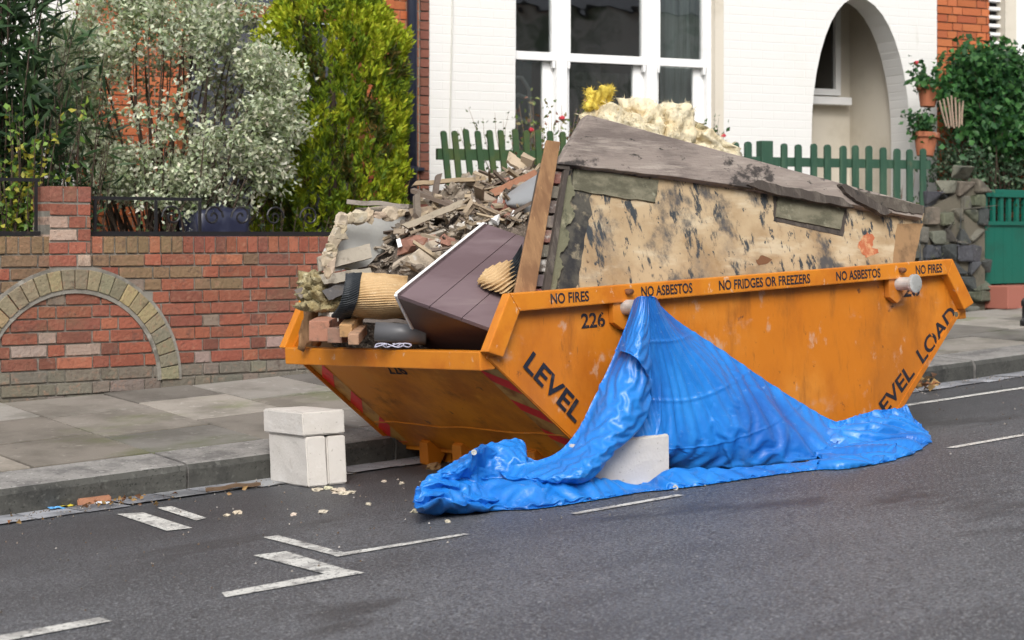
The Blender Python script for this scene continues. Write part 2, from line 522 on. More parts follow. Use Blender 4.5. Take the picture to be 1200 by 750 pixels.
# ------------------------------------------------------------------ brickwork
RED = [(.265, .085, .05), (.29, .095, .055), (.24, .078, .046), (.31, .11, .062), (.215, .072, .046), (.18, .068, .046)]
def jit(c, a=.12):
    k = 1 + rnd.uniform(-a, a)
    return tuple(x * k * (1 + rnd.uniform(-.05, .05)) for x in c)
def brickrun(b, x0, x1, z0, z1, P, D, U, N, colf, keep=lambda x, z: True, depth=.035, proud=.0, course=.075, joint=.011, bond='flemish', jn=.003, start=0):
    """courses of bricks laid in the plane P + D*x + U*z, facing N"""
    z, r = z0, start
    while z < z1 - .02:
        x = x0 - (.05 + .168 * (r % 2) if bond == 'flemish' else .112 * (r % 2))
        k = r
        h = min(course, z1 - z)
        while x < x1:
            L = .337 * (2 / 3) if (bond != 'flemish' or k % 2 == 0) else .337 / 3
            a, c = max(x, x0), min(x + L, x1)
            if c - a > .03 and keep((a + c) / 2, z + h / 2):
                pr = proud + rnd.uniform(-jn, jn)
                o = P + D * (a + joint / 2) + U * (z + joint / 2) + N * pr
                w1, h1 = c - a - joint, h - joint
                e = [rnd.uniform(-.0025, .0025) for _ in range(8)]
                q = [o + D * e[0] + U * e[1], o + D * (w1 + e[2]) + U * e[3], o + D * (w1 + e[4]) + U * (h1 + e[5]), o + D * e[6] + U * (h1 + e[7])]
                b.hexa([p - N * depth for p in q], q, colf(k, x, z))
            x += L
            k += 1
        z += course
        r += 1

# garden wall
wl = thing('garden_wall', 'old red brick garden wall with a blind arch of yellow bricks', 'wall', (6.0, 9.95, wz(6)))
X3, Z3, NW = Vector((1, 0, 0)), Vector((0, 0, 1)), Vector((0, -1, 0))
WP = Vector((0, 9.87, 0))
ACX, ACZ, RO, RI = 4.45, .33, .685, .55
def wallcol(k, x, z):
    c = jit(rnd.choice(RED), .15)
    u = rnd.random()
    if z < .62 and u < .14: c = jit((.29, .21, .175))
    elif u < .04: c = jit((.2, .15, .12))
    if z > .85 and x < 5.6 and rnd.random() < .45: c = jit((.19, .12, .07))
    if z < .36: c = jit((.17, .15, .12))
    return c
def keepw(x, z):
    r_ = math.hypot(x - ACX, z - ACZ)
    return not (RI + .045 < r_ < RO - .045 and z > ACZ - .1) and not (4.285 < x < 4.555 and z > 1.2)
b = MB()
z_top = 1.095
brickrun(b, -6, 7.2, z_top - 12 * .075, z_top, WP, X3, Z3, NW, wallcol, keepw)
x = -6.0
while x < 7.2:
    L = .0749
    o = WP + X3 * (x + .005) + Z3 * (z_top + .006) + NW * rnd.uniform(-.002, .003)
    b.box(o + Vector((0, .1, 0)), X3 * (L - .011), NW * .1, Z3 * .098, jit((.2, .13, .07) if x < 5.1 and rnd.random() < .7 else rnd.choice(RED)))
    x += L
b.build('brickwork', m_brick, wl, bevel=.003)
bm_ = MB().box((-6, 9.882, -.3), (13.2, 0, 0), (0, .2, 0), (0, 0, 1.494))
bm_.build('mortar_core', m_mortar, wl)
b = MB()
n = 24
for i in range(n):
    a0, a1 = math.pi * (i + .04) / n, math.pi * (i + .96) / n
    q = [Vector((ACX + r_ * math.cos(a), 9.868, ACZ + r_ * math.sin(a))) for r_, a in ((RI + .012, a0), (RO - .008, a0), (RO - .008, a1), (RI + .012, a1))]
    pr = Vector((0, -.012 - rnd.uniform(0, .003), 0))
    b.hexa([p + Vector((0, .03, 0)) for p in q], [p + pr for p in q], jit(rnd.choice([(.25, .21, .13), (.22, .19, .12), (.3, .24, .13), (.19, .17, .12)])))
b.build('arch_brick', m_brick, wl, bevel=.004)
b = MB()                                            # mortar fillets either side of the arch ring
for ra, rb in ((RI - .014, RI + .012), (RO - .009, RO + .012)):
    for i in range(40):
        a0, a1 = math.pi * i / 40, math.pi * (i + 1) / 40
        q = [Vector((ACX + r_ * math.cos(a), 9.874, ACZ + r_ * math.sin(a))) for r_, a in ((ra, a0), (rb, a0), (rb, a1), (ra, a1))]
        b.hexa([p + Vector((0, .02, 0)) for p in q], [p - Vector((0, .012, 0)) for p in q])
b.build('arch_mortar', m_mortar, wl)
# pier on top of the wall
b = MB()
PW = Vector((4.29, 9.855, 0))
brickrun(b, 0, .262, 1.02, 1.395, PW, X3, Z3, NW, lambda k, x, z: jit(rnd.choice([(.3, .1, .06), (.26, .085, .055), (.2, .09, .06), (.4, .3, .22), (.24, .11, .07)])), depth=.25)
for i in range(3):
    b.box(PW + X3 * (.004 + .088 * i) + Z3 * 1.402 + Vector((0, .25, 0)), X3 * .079, NW * .25, Z3 * .09, jit((.23, .085, .06)))
pier = b.build('pier', m_brick, wl, bevel=.003)
MB().box((4.296, 9.862, 1.0), (.25, 0, 0), (0, .236, 0), (0, 0, .48)).build('mortar_core', m_mortar, pier)
# ------------------------------------------------------------------ iron railing on the wall
rl = thing('iron_railing', 'low black iron railing with scrolls on top of the brick wall', 'railing', (6, 9.97, 1.2))
b = MB()
b.box((4.56, 9.955, 1.202), (2.6, 0, 0), (0, .03, 0), (0, 0, .028))
b.box((-2, 9.955, 1.202), (6.28, 0, 0), (0, .03, 0), (0, 0, .028))
b.build('bottom_rail', m_black, rl)
b = MB()
b.box((-2, 9.965, 1.52), (6.28, 0, 0), (0, .014, 0), (0, 0, .02))
b.box((4.56, 9.965, 1.42), (.78, 0, 0), (0, .014, 0), (0, 0, .02))
b.build('top_rail', m_black, rl)
for X in [0.6, 1.4, 2.2, 3.0, 3.45, 3.9, 4.25, 4.62, 5.02, 5.32]:
    MB().box((X, 9.963, 1.231), (.016, 0, 0), (0, .016, 0), (0, 0, .188 if X > 4.5 else .288)).build('upright', m_black, rl)
for i in range(5):
    cx = (5.14, 5.42, 5.62, 5.86, 6.12)[i]
    s_ = -1 if i % 2 else 1
    pts = [(cx + s_ * (.009 + .0066 * a) * math.cos(a), 9.971, 1.325 + (.009 + .0066 * a) * math.sin(a)) for a in [k * .5 for k in range(20)]]
    MB().tube(pts, .007, 6).build('scroll', m_black, rl)

# ------------------------------------------------------------------ houses
def holed(name, outer, holes, off, thick, mat, parent):
    """flat wall in the facade plane with openings; outer and holes are (s, z) loops"""
    bm = bmesh.new()
    es = []
    for loop in [outer] + holes:
        vs = [bm.verts.new(fac(s, z, off)) for s, z in loop]
        es += [bm.edges.new((vs[i], vs[(i + 1) % len(vs)])) for i in range(len(vs))]
    bmesh.ops.triangle_fill(bm, use_beauty=True, edges=es)
    g = bmesh.ops.extrude_face_region(bm, geom=bm.faces[:])
    bmesh.ops.translate(bm, verts=[v for v in g['geom'] if isinstance(v, bmesh.types.BMVert)], vec=-FN * thick)
    bmesh.ops.recalc_face_normals(bm, faces=bm.faces)
    me = bpy.data.meshes.new(name)
    o0 = wloc(parent)
    # local axes stay along the facade: the object is turned, its mesh turned back
    rot = Matrix.Rotation(-TH, 4, 'Z')
    bm.transform(rot.inverted() @ Matrix.Translation(-o0))
    bm.to_mesh(me)
    bm.free()
    o = link(name, me, mat, parent)
    o.rotation_euler = (0, 0, -TH)
    return o
def fbox(b, s0, s1, z0, z1, o0, o1, col=(1, 1, 1)):
    return b.box(fac(s0, z0, o0), FD * (s1 - s0), FN * (o1 - o0), Vector((0, 0, z1 - z0)), col)
wh = thing('white_house', 'white painted brick house with triple sash window and arched porch', 'house', fac(2.8, .5))
arch = [(3.99, .4), (3.995, 2.1)]
for i in range(1, 11):
    t = i / 10
    arch.append((3.995 + (4.50 - 3.995) * (1 - math.cos(t * math.pi / 2)) ** 1.0 * 1.0, 2.1 + 1.25 * math.sin(t * math.pi / 2)))
for i in range(1, 11):
    t = i / 10
    arch.append((4.50 + (5.07 - 4.50) * math.sin(t * math.pi / 2), 2.1 + 1.25 * math.cos(t * math.pi / 2)))
arch.append((5.07, .4))
holed('wall', [(.33, .1), (5.376, .1), (5.376, 6.5), (.33, 6.5)], [[(1.09, 1.35), (3.085, 1.35), (3.085, 4.2), (1.09, 4.2)], arch], 0, .28, m_white, wh)
b = MB()
brickrun(b, .245, .332, .3, 6.4, P0, FD, Z3, FN, lambda k, x, z: jit((.20, .075, .05)) if z < 9 else None, proud=.004)
MB().box(fac(.245, .3, -.2), FD * .087, FN * .19, Z3 * 6.2).build('mortar_core', m_mortar, wh)
b.build('edge_brick', m_brick2, wh)
# window reveals in cream, right-hand side and head
b = MB()
fbox(b, 3.0, 3.0845, 1.36, 4.19, -.199, -.004)
b.build('window_reveal', m_cream, wh)
b = MB()
fbox(b, 1.05, 3.12, 1.27, 1.349, -.18, .06)
b.build('window_sill', m_frame, wh, bevel=.006)
def glassmat(name, tint, refl, rough=.02):
    m = bpy.data.materials.new(name)
    m.use_nodes = True
    n, l = m.node_tree.nodes, m.node_tree.links
    for x_ in list(n):
        if x_.type == 'BSDF_PRINCIPLED': n.remove(x_)
    t = n.new('ShaderNodeBsdfTransparent')
    t.inputs[0].default_value = (*tint, 1)
    g = n.new('ShaderNodeBsdfGlossy')
    g.inputs['Roughness'].default_value = rough
    tc = n.new('ShaderNodeTexCoord')
    nz = n.new('ShaderNodeTexNoise')
    nz.inputs['Scale'].default_value = 2.2
    l.new(tc.outputs['Object'], nz.inputs[0])
    bp = n.new('ShaderNodeBump')
    bp.inputs['Strength'].default_value = .08
    bp.inputs['Distance'].default_value = .05
    l.new(nz.outputs[0], bp.inputs['Height'])
    l.new(bp.outputs[0], g.inputs['Normal'])
    mx = n.new('ShaderNodeMixShader')
    mx.inputs[0].default_value = refl
    l.new(t.outputs[0], mx.inputs[1])
    l.new(g.outputs[0], mx.inputs[2])
    l.new(mx.outputs[0], n['Material Output'].inputs[0])
    return m
m_glass = glassmat('window_glass', (.75, .8, .8), .36)
m_curt = M('curtain', (.75, .75, .72), .9, [((.42, .42, .4), 4, .45, .65, (8, 8, .3))])
m_curt2 = M('blue_curtain', (.13, .19, .21), .9, [((.09, .14, .16), 4, .45, .65, (8, 8, .3))])
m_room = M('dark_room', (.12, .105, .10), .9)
sashes = [(1.095, 1.50, 'slim left'), (1.60, 2.36, 'wide middle'), (2.46, 2.955, 'slim right')]
b = MB()                                            # the fixed frame: mullions, head
for s0, s1 in ((1.50, 1.60), (2.36, 2.46), (2.955, 2.999)):
    fbox(b, s0, s1, 1.351, 4.18, -.19, -.062)
fbox(b, 1.095, 2.999, 4.12, 4.19, -.19, -.061)
b.build('window_frame', m_frame, wh, bevel=.005)
for s0, s1, nm in sashes:
    b = MB()
    # upper sash sits in front, lower sash behind it
    for a0, a1, z0, z1, o0, o1 in ((s0, s1, 2.66, 2.73, -.125, -.07), (s0, s0 + .035, 2.73, 4.12, -.125, -.07), (s1 - .04, s1, 2.73, 4.12, -.125, -.07),
                                   (s0, s0 + .05, 1.43, 2.659, -.165, -.127), (s1 - .10, s1, 1.43, 2.659, -.165, -.127), (s0, s1, 1.352, 1.429, -.165, -.127)):
        fbox(b, a0, a1, z0, z1, o0, o1)
    for a in (s0 + .004, s1 - .035):              # sash horns
        b.prism([fac(a, 2.66, -.071), fac(a + .03, 2.66, -.071), fac(a + .024, 2.60, -.071), fac(a + .006, 2.60, -.071)], -FN * .05)
    sw = b.build('sash_window', m_frame, wh, bevel=.004)
    b = MB()
    fbox(b, s0 + .036, s1 - .041, 2.731, 4.119, -.104, -.099)
    fbox(b, s0 + .051, s1 - .101, 1.43, 2.655, -.15, -.145)
    b.build('pane', m_glass, sw)
# the room behind: back wall, side walls, curtains
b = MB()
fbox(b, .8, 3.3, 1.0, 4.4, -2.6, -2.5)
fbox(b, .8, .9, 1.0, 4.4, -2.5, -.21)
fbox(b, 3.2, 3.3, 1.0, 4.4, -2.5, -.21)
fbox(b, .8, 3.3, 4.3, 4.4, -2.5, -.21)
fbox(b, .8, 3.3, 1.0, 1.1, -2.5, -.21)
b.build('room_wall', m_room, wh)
def curtain(s0, s1, z0, z1, mat, off=-.32):
    b = MB()
    n = 60
    vs = []
    for i in range(n + 1):
        s = s0 + (s1 - s0) * i / n
        o = off + .035 * math.sin(s * 70) + .012 * math.sin(s * 171)
        vs += [fac(s, z0, o), fac(s + .03 * math.sin(s * 9), z1, o)]
    b.add(vs, [(2 * i, 2 * i + 2, 2 * i + 3, 2 * i + 1) for i in range(n)])
    b.build('curtain', mat, wh, smooth=True)
curtain(2.62, 3.02, 1.3, 4.2, m_curt)
curtain(1.0, 1.56, 1.3, 2.72, m_curt2, -.75)
curtain(1.57, 2.5, 1.3, 2.62, M('pane_fill_brown', (.20, .175, .165), .9, [((.12, .105, .1), 3, .45, .65, (6, 6, .3))]), -.5)  # added sheet standing in for grey-brown reflections in the lower middle pane
ch = thing('chair', 'white chair with a curved back behind the left sash', 'chair', fac(1.32, 1.12, -.45))
def cpt(s_, z_, o_=-.45): return fac(s_, z_, o_)
MB().tube([cpt(1.20, 1.2), cpt(1.21, 2.1), cpt(1.23, 2.45), cpt(1.30, 2.55), cpt(1.36, 2.55), cpt(1.43, 2.45), cpt(1.45, 2.1), cpt(1.46, 1.2)], .018, 8).build('back_frame', m_frame, ch, smooth=True)
for z_ in (2.36, 2.16):
    MB().tube([cpt(1.22, z_), cpt(1.33, z_ + .04), cpt(1.44, z_)], .02, 8).build('back_rail', m_frame, ch, smooth=True)
MB().box(fac(1.19, 1.86, -.46), FD * .28, -FN * .2, Z3 * .035).build('seat', m_frame, ch, bevel=.006)
# porch behind the arch
b = MB()
fbox(b, 3.7, 5.2, .2, 3.9, -1.1, -.96)
fbox(b, 5.095, 5.2, .2, 3.9, -.959, -.281)
fbox(b, 3.6, 3.7, .2, 3.9, -.959, -.281)
fbox(b, 3.7, 5.094, 3.75, 3.9, -.959, -.281)
fbox(b, 3.7, 5.094, .2, .45, -.959, -.05)
b.build('porch', m_cream, wh)
b = MB()
inner = [(4.50 + (s - 4.50) * .62 + .0, z - .02) for s, z in arch]
def facpy(px, py, o): 
    p = facpx(px, py, o) - P0
    return p.dot(FD), p.z
# porch window in the back wall
s0, z0 = facpy(951, 104, -.96)
s1, z1 = facpy(976, 18, -.96)
b = MB()
fbox(b, s1 - .01, s1 + .05, z0 - .06, 3.6, -.959, -.90)
fbox(b, s1 - .6, s1 - .011, z0 - .06, z0, -.959, -.90)
pw = b.build('window_frame', m_frame, wh)
MB().box(fac(s1 - .6, z0, -.955), FD * .585, FN * .02, Z3 * 1.2).build('pane', glassmat('porch_glass', (.1, .1, .1), .12), pw)
sa, za = facpy(952, 117, -.85)
sb, zb = facpy(997, 117, -.85)
MB().box(fac(sa - .3, za - .04, -.958), FD * (sb - sa + .3), FN * .13, Z3 * .075).build('window_sill', m_frame, wh, bevel=.008)
# surface cable and bracket down the left of the white wall
MB().tube([fac(.52, 6, .012), fac(.525, 3.0, .012), fac(.50, 1.9, .013), fac(.5, 1.1, .012)], .007, 6).build('cable', M('painted_cable', (.6, .59, .54), .6), wh)
m_slate = M('slate', (.06, .062, .07), .7, [((.09, .09, .1), 8, .5, .7)])
b = MB()
b.prism([fac(.25, 6.5, .25), fac(.25, 9.5, -4), fac(.25, 6.5, -8.5)], FD * 5.2)
b.build('roof', m_slate, wh)

# left brick house: door with wooden frame and dark fanlight
lh = thing('brick_house', 'orange brick house with wooden door frame behind the bushes', 'house', fac(-2, .4))
HB = [(.42, .115, .04), (.46, .14, .05), (.38, .10, .038), (.44, .125, .045)]
def doorhole(s, z):
    return not (-1.75 < s < -.20 and (z < 3.02 or math.hypot(s + .975, z - 3.0) < .95))
b = MB()
brickrun(b, -4.2, .24, .3, 4.6, P0, FD, Z3, FN, lambda k, x, z: jit(rnd.choice(HB), .1), lambda s, z: doorhole(s, z), proud=.004)
b.build('brickwork', m_brick2, lh)
holed('wall', [(-6, .1), (.244, .1), (.244, 6.5), (-6, 6.5)], [[(-1.75, .2), (-.20, .2), (-.20, 3.0)] + [(-.975 + .775 * math.cos(a), 3.0 + .775 * math.sin(a)) for a in [math.pi * k / 12 for k in range(1, 12)]] + [(-1.75, 3.0)]], -.008, .2, M('pale_mortar', (.4, .33, .26), .95), lh)
b = MB()                                            # brick arch over the door
for i in range(22):
    a0, a1 = math.pi * (i + .05) / 22, math.pi * (i + .95) / 22
    q = [(-.975 + r_ * math.cos(a), 3.0 + r_ * math.sin(a)) for r_, a in ((.79, a0), (1.0, a0), (1.0, a1), (.79, a1))]
    b.prism([fac(s, z, .02) for s, z in q], -FN * .06, jit(rnd.choice(HB), .1))
b.build('arch_brick', m_brick2, lh)
b = MB()
fbox(b, -.32, -.21, .4, 2.88, -.14, -.02)
fbox(b, -1.74, -1.63, .4, 2.88, -.14, -.02)
fbox(b, -1.74, -.21, 2.88, 2.98, -.141, -.015)
for i in range(14):
    a0, a1 = math.pi * i / 14, math.pi * (i + 1) / 14
    q = [(-.975 + r_ * math.cos(a), 2.985 + r_ * math.sin(a)) for r_, a in ((.69, a0), (.77, a0), (.77, a1), (.69, a1))]
    b.prism([fac(s, z, -.02) for s, z in q], -FN * .1)
b.build('door_frame', m_wooddoor, lh, bevel=.004)
b = MB()
fbox(b, -1.62, -.33, .4, 2.87, -.16, -.11)
fbox(b, -1.5, -1.05, .6, 1.5, -.11, -.095)
fbox(b, -.9, -.45, .6, 1.5, -.11, -.095)
fbox(b, -1.5, -.45, 1.7, 2.7, -.11, -.095)
dr = b.build('door', m_doorgrey, lh, bevel=.004)
b = MB()
b.prism([fac(-.975 + .69 * math.cos(a), 2.985 + .69 * math.sin(a), -.10) for a in [math.pi * k / 16 for k in range(17)]], -FN * .02)
b.build('fanlight', M('fanlight_glass', (.07, .08, .10), .12, spec=.6), lh)
b = MB()
fbox(b, -.40, -.20, .62, 1.5, -.15, -.02)
b.build('plinth', M('red_plinth', (.2, .06, .045), .6), lh)
b = MB()                                            # pale rendered bay further left
fbox(b, -4.4, -2.55, .3, 5.5, .012, .35)
b.build('bay', m_white, lh)
b = MB()
b.prism([fac(-6, 6.5, .25), fac(-6, 9.5, -4), fac(-6, 6.5, -8.5)], FD * 6.24)
b.build('roof', m_slate, lh)
# drainpipe
dp = thing('drainpipe', 'dark blue drainpipe between the orange and the white house', 'drainpipe', fac(.145, .5, .09))
MB().tube([fac(.145, .5, .09), fac(.145, 6.3, .09)], .042, 14).build('pipe', m_pipe, dp, smooth=True)
for z in (1.72, 3.5):
    b = MB()
    b.lathe(fac(.145, z, .09), (0, 0, 1), [(0, .05), (.035, .05)], 14)
    fbox(b, .02, .27, z + .004, z + .03, .004, .045)
    b.build('bracket', m_pipe, dp)
# right brick house
rh = thing('brick_house', 'orange brick house with louvred shutter beside the ivy', 'house', fac(7.5, .6))
b = MB()
brickrun(b, 5.377, 5.985, .4, 4.6, P0, FD, Z3, FN, lambda k, x, z: jit(rnd.choice(HB), .1), proud=.004)
brickrun(b, 7.9, 10.6, 2.4, 4.6, P0, FD, Z3, FN, lambda k, x, z: jit(rnd.choice(HB), .1), proud=.004)
brickrun(b, 5.985, 10.6, .4, 2.4, P0, FD, Z3, FN, lambda k, x, z: jit(rnd.choice(HB), .1), proud=.004)
b.build('brickwork', m_brick2, rh)
holed('wall', [(5.377, .1), (12, .1), (12, 6.5), (5.377, 6.5)], [[(5.985, 2.4), (7.9, 2.4), (7.9, 4.4), (5.985, 4.4)]], -.008, .2, M('brown_mortar', (.16, .09, .06), .95), rh)
b = MB()
for i in range(24):
    z = 2.45 + i * .08
    b.hexa([fac(6.0, z, -.15), fac(6.2, z, -.15), fac(6.2, z + .005, -.10), fac(6.0, z + .005, -.10)], [fac(6.0, z + .03, -.15), fac(6.2, z + .03, -.15), fac(6.2, z + .035, -.10), fac(6.0, z + .035, -.10)])
b.build('shutter', m_frame, rh)
b = MB()
fbox(b, 6.2, 6.33, 2.41, 4.39, -.16, -.03)
b.build('window_reveal', m_cream, rh)
b = MB()
fbox(b, 6.331, 6.5, 2.41, 4.39, -.16, -.05)
fbox(b, 6.5, 7.9, 2.41, 2.5, -.16, -.05)
wf = b.build('window_frame', m_frame, rh)
b = MB()
fbox(b, 6.501, 7.89, 2.5, 4.39, -.12, -.11)
b.build('pane', m_glass, wf)
b = MB()
fbox(b, 5.9, 8.1, 2.3, 4.5, -1.5, -1.4)
b.build('room_wall', m_room, rh)
b = MB()
b.prism([fac(5.46, 6.5, .25), fac(5.46, 9.5, -4), fac(5.46, 6.5, -8.5)], FD * 6.6)
b.build('roof', m_slate, rh)
# terrace across the street, built for the window reflections; wall paled to lighten them
oh = thing('terraced_house', 'pale walled terrace across the street mirrored in the panes', 'terrace', (10, -6, 0))
MB().box((-18, -12, -1.5), (60, 0, 0), (0, 6.5, 0), (0, 0, 6.8)).build('wall', M('paled_terrace_wall', (.42, .40, .36), .9, [((.12, .15, .10), .8, .47, .6)]), oh)
MB().prism([(-18, -5.2, 5.31), (-18, -9, 7.6), (-18, -12.3, 5.31)], (60, 0, 0)).build('roof', m_slate, oh)

# ------------------------------------------------------------------ picket fences
def picket(parent, s, off, ztop, zb, wd, mat, lean=0, th=.02):
    h = ztop - zb
    b = MB()
    q = [(-wd / 2, 0), (wd / 2, 0), (wd / 2, h - wd * .35), (wd * .32, h - wd * .08), (0, h), (-wd * .32, h - wd * .08), (-wd / 2, h - wd * .35)]
    b.prism([fac(s - lean * z + x_, zb + z, off) for x_, z in q], -FN * th)
    b.build('picket', mat, parent)
pf = thing('picket_fence', 'dark green picket fence in front of the arched porch', 'fence', fac(3.5, .6, .8))
s = 2.13
for px_ in [797, 813, 829, 846] + [862, 878, 920, 937, 954, 971, 988, 1004, 1019, 1036, 1051, 1067, 1082]:
    p = facpx(px_, 165 + (px_ - 862) * .04, .82) - P0
    picket(pf, p.dot(FD), .82, p.z + rnd.uniform(-.012, .006), .78, .062 + rnd.uniform(-.004, .004), m_green, rnd.uniform(-.008, .008))
p = facpx(898, 165, .80) - P0
MB().box(fac(p.dot(FD) - .055, .6, .73), FD * .11, FN * .09, Z3 * (p.z - .6)).build('post', m_green, pf, bevel=.006)
for z in (1.78, 1.10):
    MB().box(fac(1.9, z, .755), FD * 2.78, FN * .042, Z3 * .075).build('rail', m_green, pf)
lf = thing('picket_fence', 'mossy green picket fence leaning left below the sash window', 'fence', fac(.6, .6, .8))
for px_, pt, ln in [(520, 153, .113), (533, 153, .11), (546, 151, .12), (560, 153, .118), (574, 152, .115), (587, 152, .11), (604, 151, .06), (617, 153, .05), (631, 152, .04), (645, 153, .04), (660, 154, .03), (676, 154, .02), (692, 155, .03)]:
    p = facpx(px_, pt, .82) - P0
    s_ = p.dot(FD)
    h = p.z - .85
    picket(lf, s_ + ln * h, .82, p.z, .85, .047, m_green2, ln)
for z in (1.78, 1.12):
    MB().box(fac(.07, z, .757), FD * 1.45, FN * .04, Z3 * .085).build('rail', m_green2, lf)

# ------------------------------------------------------------------ stone wall, gate and step on the right
def blob(b, c, r, col, seed, rough=.25, sub=2, squash=(1, 1, 1), freq=1.3):
    bm = bmesh.new()
    bmesh.ops.create_icosphere(bm, subdivisions=sub, radius=1)
    vs = []
    for v in bm.verts:
        d = v.co.normalized()
        k = 1 + rough * noise.noise(d * freq + Vector((seed * 3.7, seed * 1.3, seed)))
        m_ = max(abs(d.x), abs(d.y), abs(d.z))
        q = d / (m_ ** .85) * k
        vs.append(Vector(c) + Vector((q.x * r[0], q.y * r[1], q.z * r[2])))
    fs = [tuple(v.index for v in f.verts) for f in bm.faces]
    bm.free()
    b.add(vs, fs, col)
def hullstone(b, c, r, col, n=13):
    bm = bmesh.new()
    for _ in range(n):
        bm.verts.new((c[0] + r[0] * rnd.choice((-1, 1)) * rnd.uniform(.62, 1.05), c[1] + r[1] * rnd.choice((-1, 1)) * rnd.uniform(.7, 1.0), c[2] + r[2] * rnd.choice((-1, 1)) * rnd.uniform(.6, 1.05)))
    g = bmesh.ops.convex_hull(bm, input=bm.verts[:])
    bmesh.ops.delete(bm, geom=[v for v in bm.verts if not v.link_faces], context='VERTS')
    bmesh.ops.bevel(bm, geom=bm.edges[:], offset=.008, segments=1, affect='EDGES')
    bm.verts.index_update()
    b.add([v.co.copy() for v in bm.verts], [tuple(v.index for v in f.verts) for f in bm.faces], col)
    bm.free()
sw_ = thing('stone_wall', 'rough dark rubble stone wall end beside the green gate', 'wall', (12.4, 10.1, .5))
def stop(x):      # wall top along x
    return 1.50 + (x - 12.2) * .42 if x < 12.95 else 1.82 - (x - 12.95) * .5
b = MB()
z, r_ = .45, 0
while z < 1.9:
    x = 10.9 + rnd.uniform(-.1, 0)
    h = rnd.uniform(.11, .17)
    while x < 13.1:
        L = rnd.uniform(.14, .27)
        if z + h * .5 < stop(x + L / 2) and x + L < 13.22:
            g = rnd.choice([(.08, .08, .07), (.12, .115, .09), (.15, .13, .10), (.055, .06, .06), (.095, .105, .07), (.06, .062, .07)])
            hh = h * rnd.uniform(.75, 1.25)
            hullstone(b, (x + L / 2, 9.975 + rnd.uniform(-.02, .02), z + h / 2 + rnd.uniform(-.02, .02)), (L * .49, .06, hh * .5), jit(g))
        x += L
    z += h
b.build('stonework', m_stone, sw_)
MB().prism([(10.9, 9.965, .3), (13.12, 9.965, .3), (13.12, 9.965, 1.62), (12.95, 9.965, 1.66), (12.2, 9.965, 1.38), (10.9, 9.965, 1.0)], (0, .25, 0)).build('mortar_core', M('dark_mortar', (.13, .115, .085), .95, [((.07, .07, .05), 5, .45, .65)], [(30, .5)]), sw_)
gt = thing('garden_gate', 'bright green wooden gate with slatted top', 'gate', (13.7, 10.0, .75))
b = MB()
for i in range(9):
    b.box((13.2 + i * .13, 10.02, .775), (.128, 0, 0), (0, .03, 0), (0, 0, .525))
b.build('panel', m_gate, gt)
MB().box((13.18, 10.0, 1.552), (1.25, 0, 0), (0, .06, 0), (0, 0, .07)).build('top_rail', m_gate, gt, bevel=.006)
MB().box((13.18, 10.0, 1.301), (1.25, 0, 0), (0, .055, 0), (0, 0, .035)).build('middle_rail', m_gate, gt)
for i in range(10):
    MB().box((13.18 + i * .115, 10.015, 1.337), (.045, 0, 0), (0, .03, 0), (0, 0, .214)).build('slat', m_gate, gt)
tag(MB().box((13.12, 9.72, .56), (1.5, 0, 0), (0, .35, 0), (0, 0, .2)).build('door_step', M('red_tile', (.34, .12, .085), .7, [((.25, .09, .07), 6, .5, .7)]), bevel=.008), 'low red tiled step below the green gate', 'step')
bo = thing('bollard', 'black iron bollard at the right edge of the photo', 'bollard', (11.22, 8.12, pz(11.22, 8.12)))
bo.location = dep(1203.5, 382, 13.1)
bz = bo.location
b = MB()
b.lathe(bz, (0, 0, 1), [(0, .05), (.04, .05), (.05, .036), (.14, .034), (.15, .042), (.18, .042), (.2, .03), (.22, .001)], 14)
b.build('post', m_black, bo, smooth=True)
# low wall under the fences, behind the skip
lw = thing('low_wall', 'low red brick wall under the picket fences behind the skip', 'wall', (9, 9.95, .5))
b = MB()
brickrun(b, 7.21, 10.95, .1, .86, WP, X3, Z3, NW, lambda k, x, z: jit(rnd.choice(RED)))
b.build('brickwork', m_brick, lw)
MB().box((7.205, 9.882, .0), (3.75, 0, 0), (0, .2, 0), (0, 0, .855)).build('mortar_core', m_mortar, lw)

# ------------------------------------------------------------------ the skip
W_ = 1.72
sk = thing('skip', 'orange builders skip stencilled LEVEL LOAD and overfilled with rubble', 'skip', SK(1.6, .86, 0))
PROF_O = [(0, .628), (.137, .867), (3.11, .873), (3.268, .628)]
PROF_I = [(.085, .598), (.188, .787), (3.062, .792), (3.185, .598)]
def letters(txt, mat, parent, base, ex, ey, height, width=None, bold=.022, name='lettering'):
    cu = bpy.data.curves.new('lettering', 'FONT')
    cu.body = txt
    cu.offset = bold
    cu.resolution_u = 4
    o = bpy.data.objects.new('lettering_source', cu)
    COL.objects.link(o)
    me = bpy.data.meshes.new_from_object(o.evaluated_get(bpy.context.evaluated_depsgraph_get()))
    bpy.data.objects.remove(o)
    a = np.array([v.co[:] for v in me.vertices])
    x0, x1, y0, y1 = a[:, 0].min(), a[:, 0].max(), a[:, 1].min(), a[:, 1].max()
    if not any(ch in 'QJ,' for ch in txt): pass
    sy = height / (y1 - y0)
    sx = width / (x1 - x0) if width else sy
    o0 = wloc(parent)
    ex, ey = Vector(ex).normalized(), Vector(ey).normalized()
    for v in me.vertices:
        v.co = Vector(base) + ex * ((v.co.x - x0) * sx) + ey * ((v.co.y - y0) * sy) - o0
    return link(name, me, mat, parent)
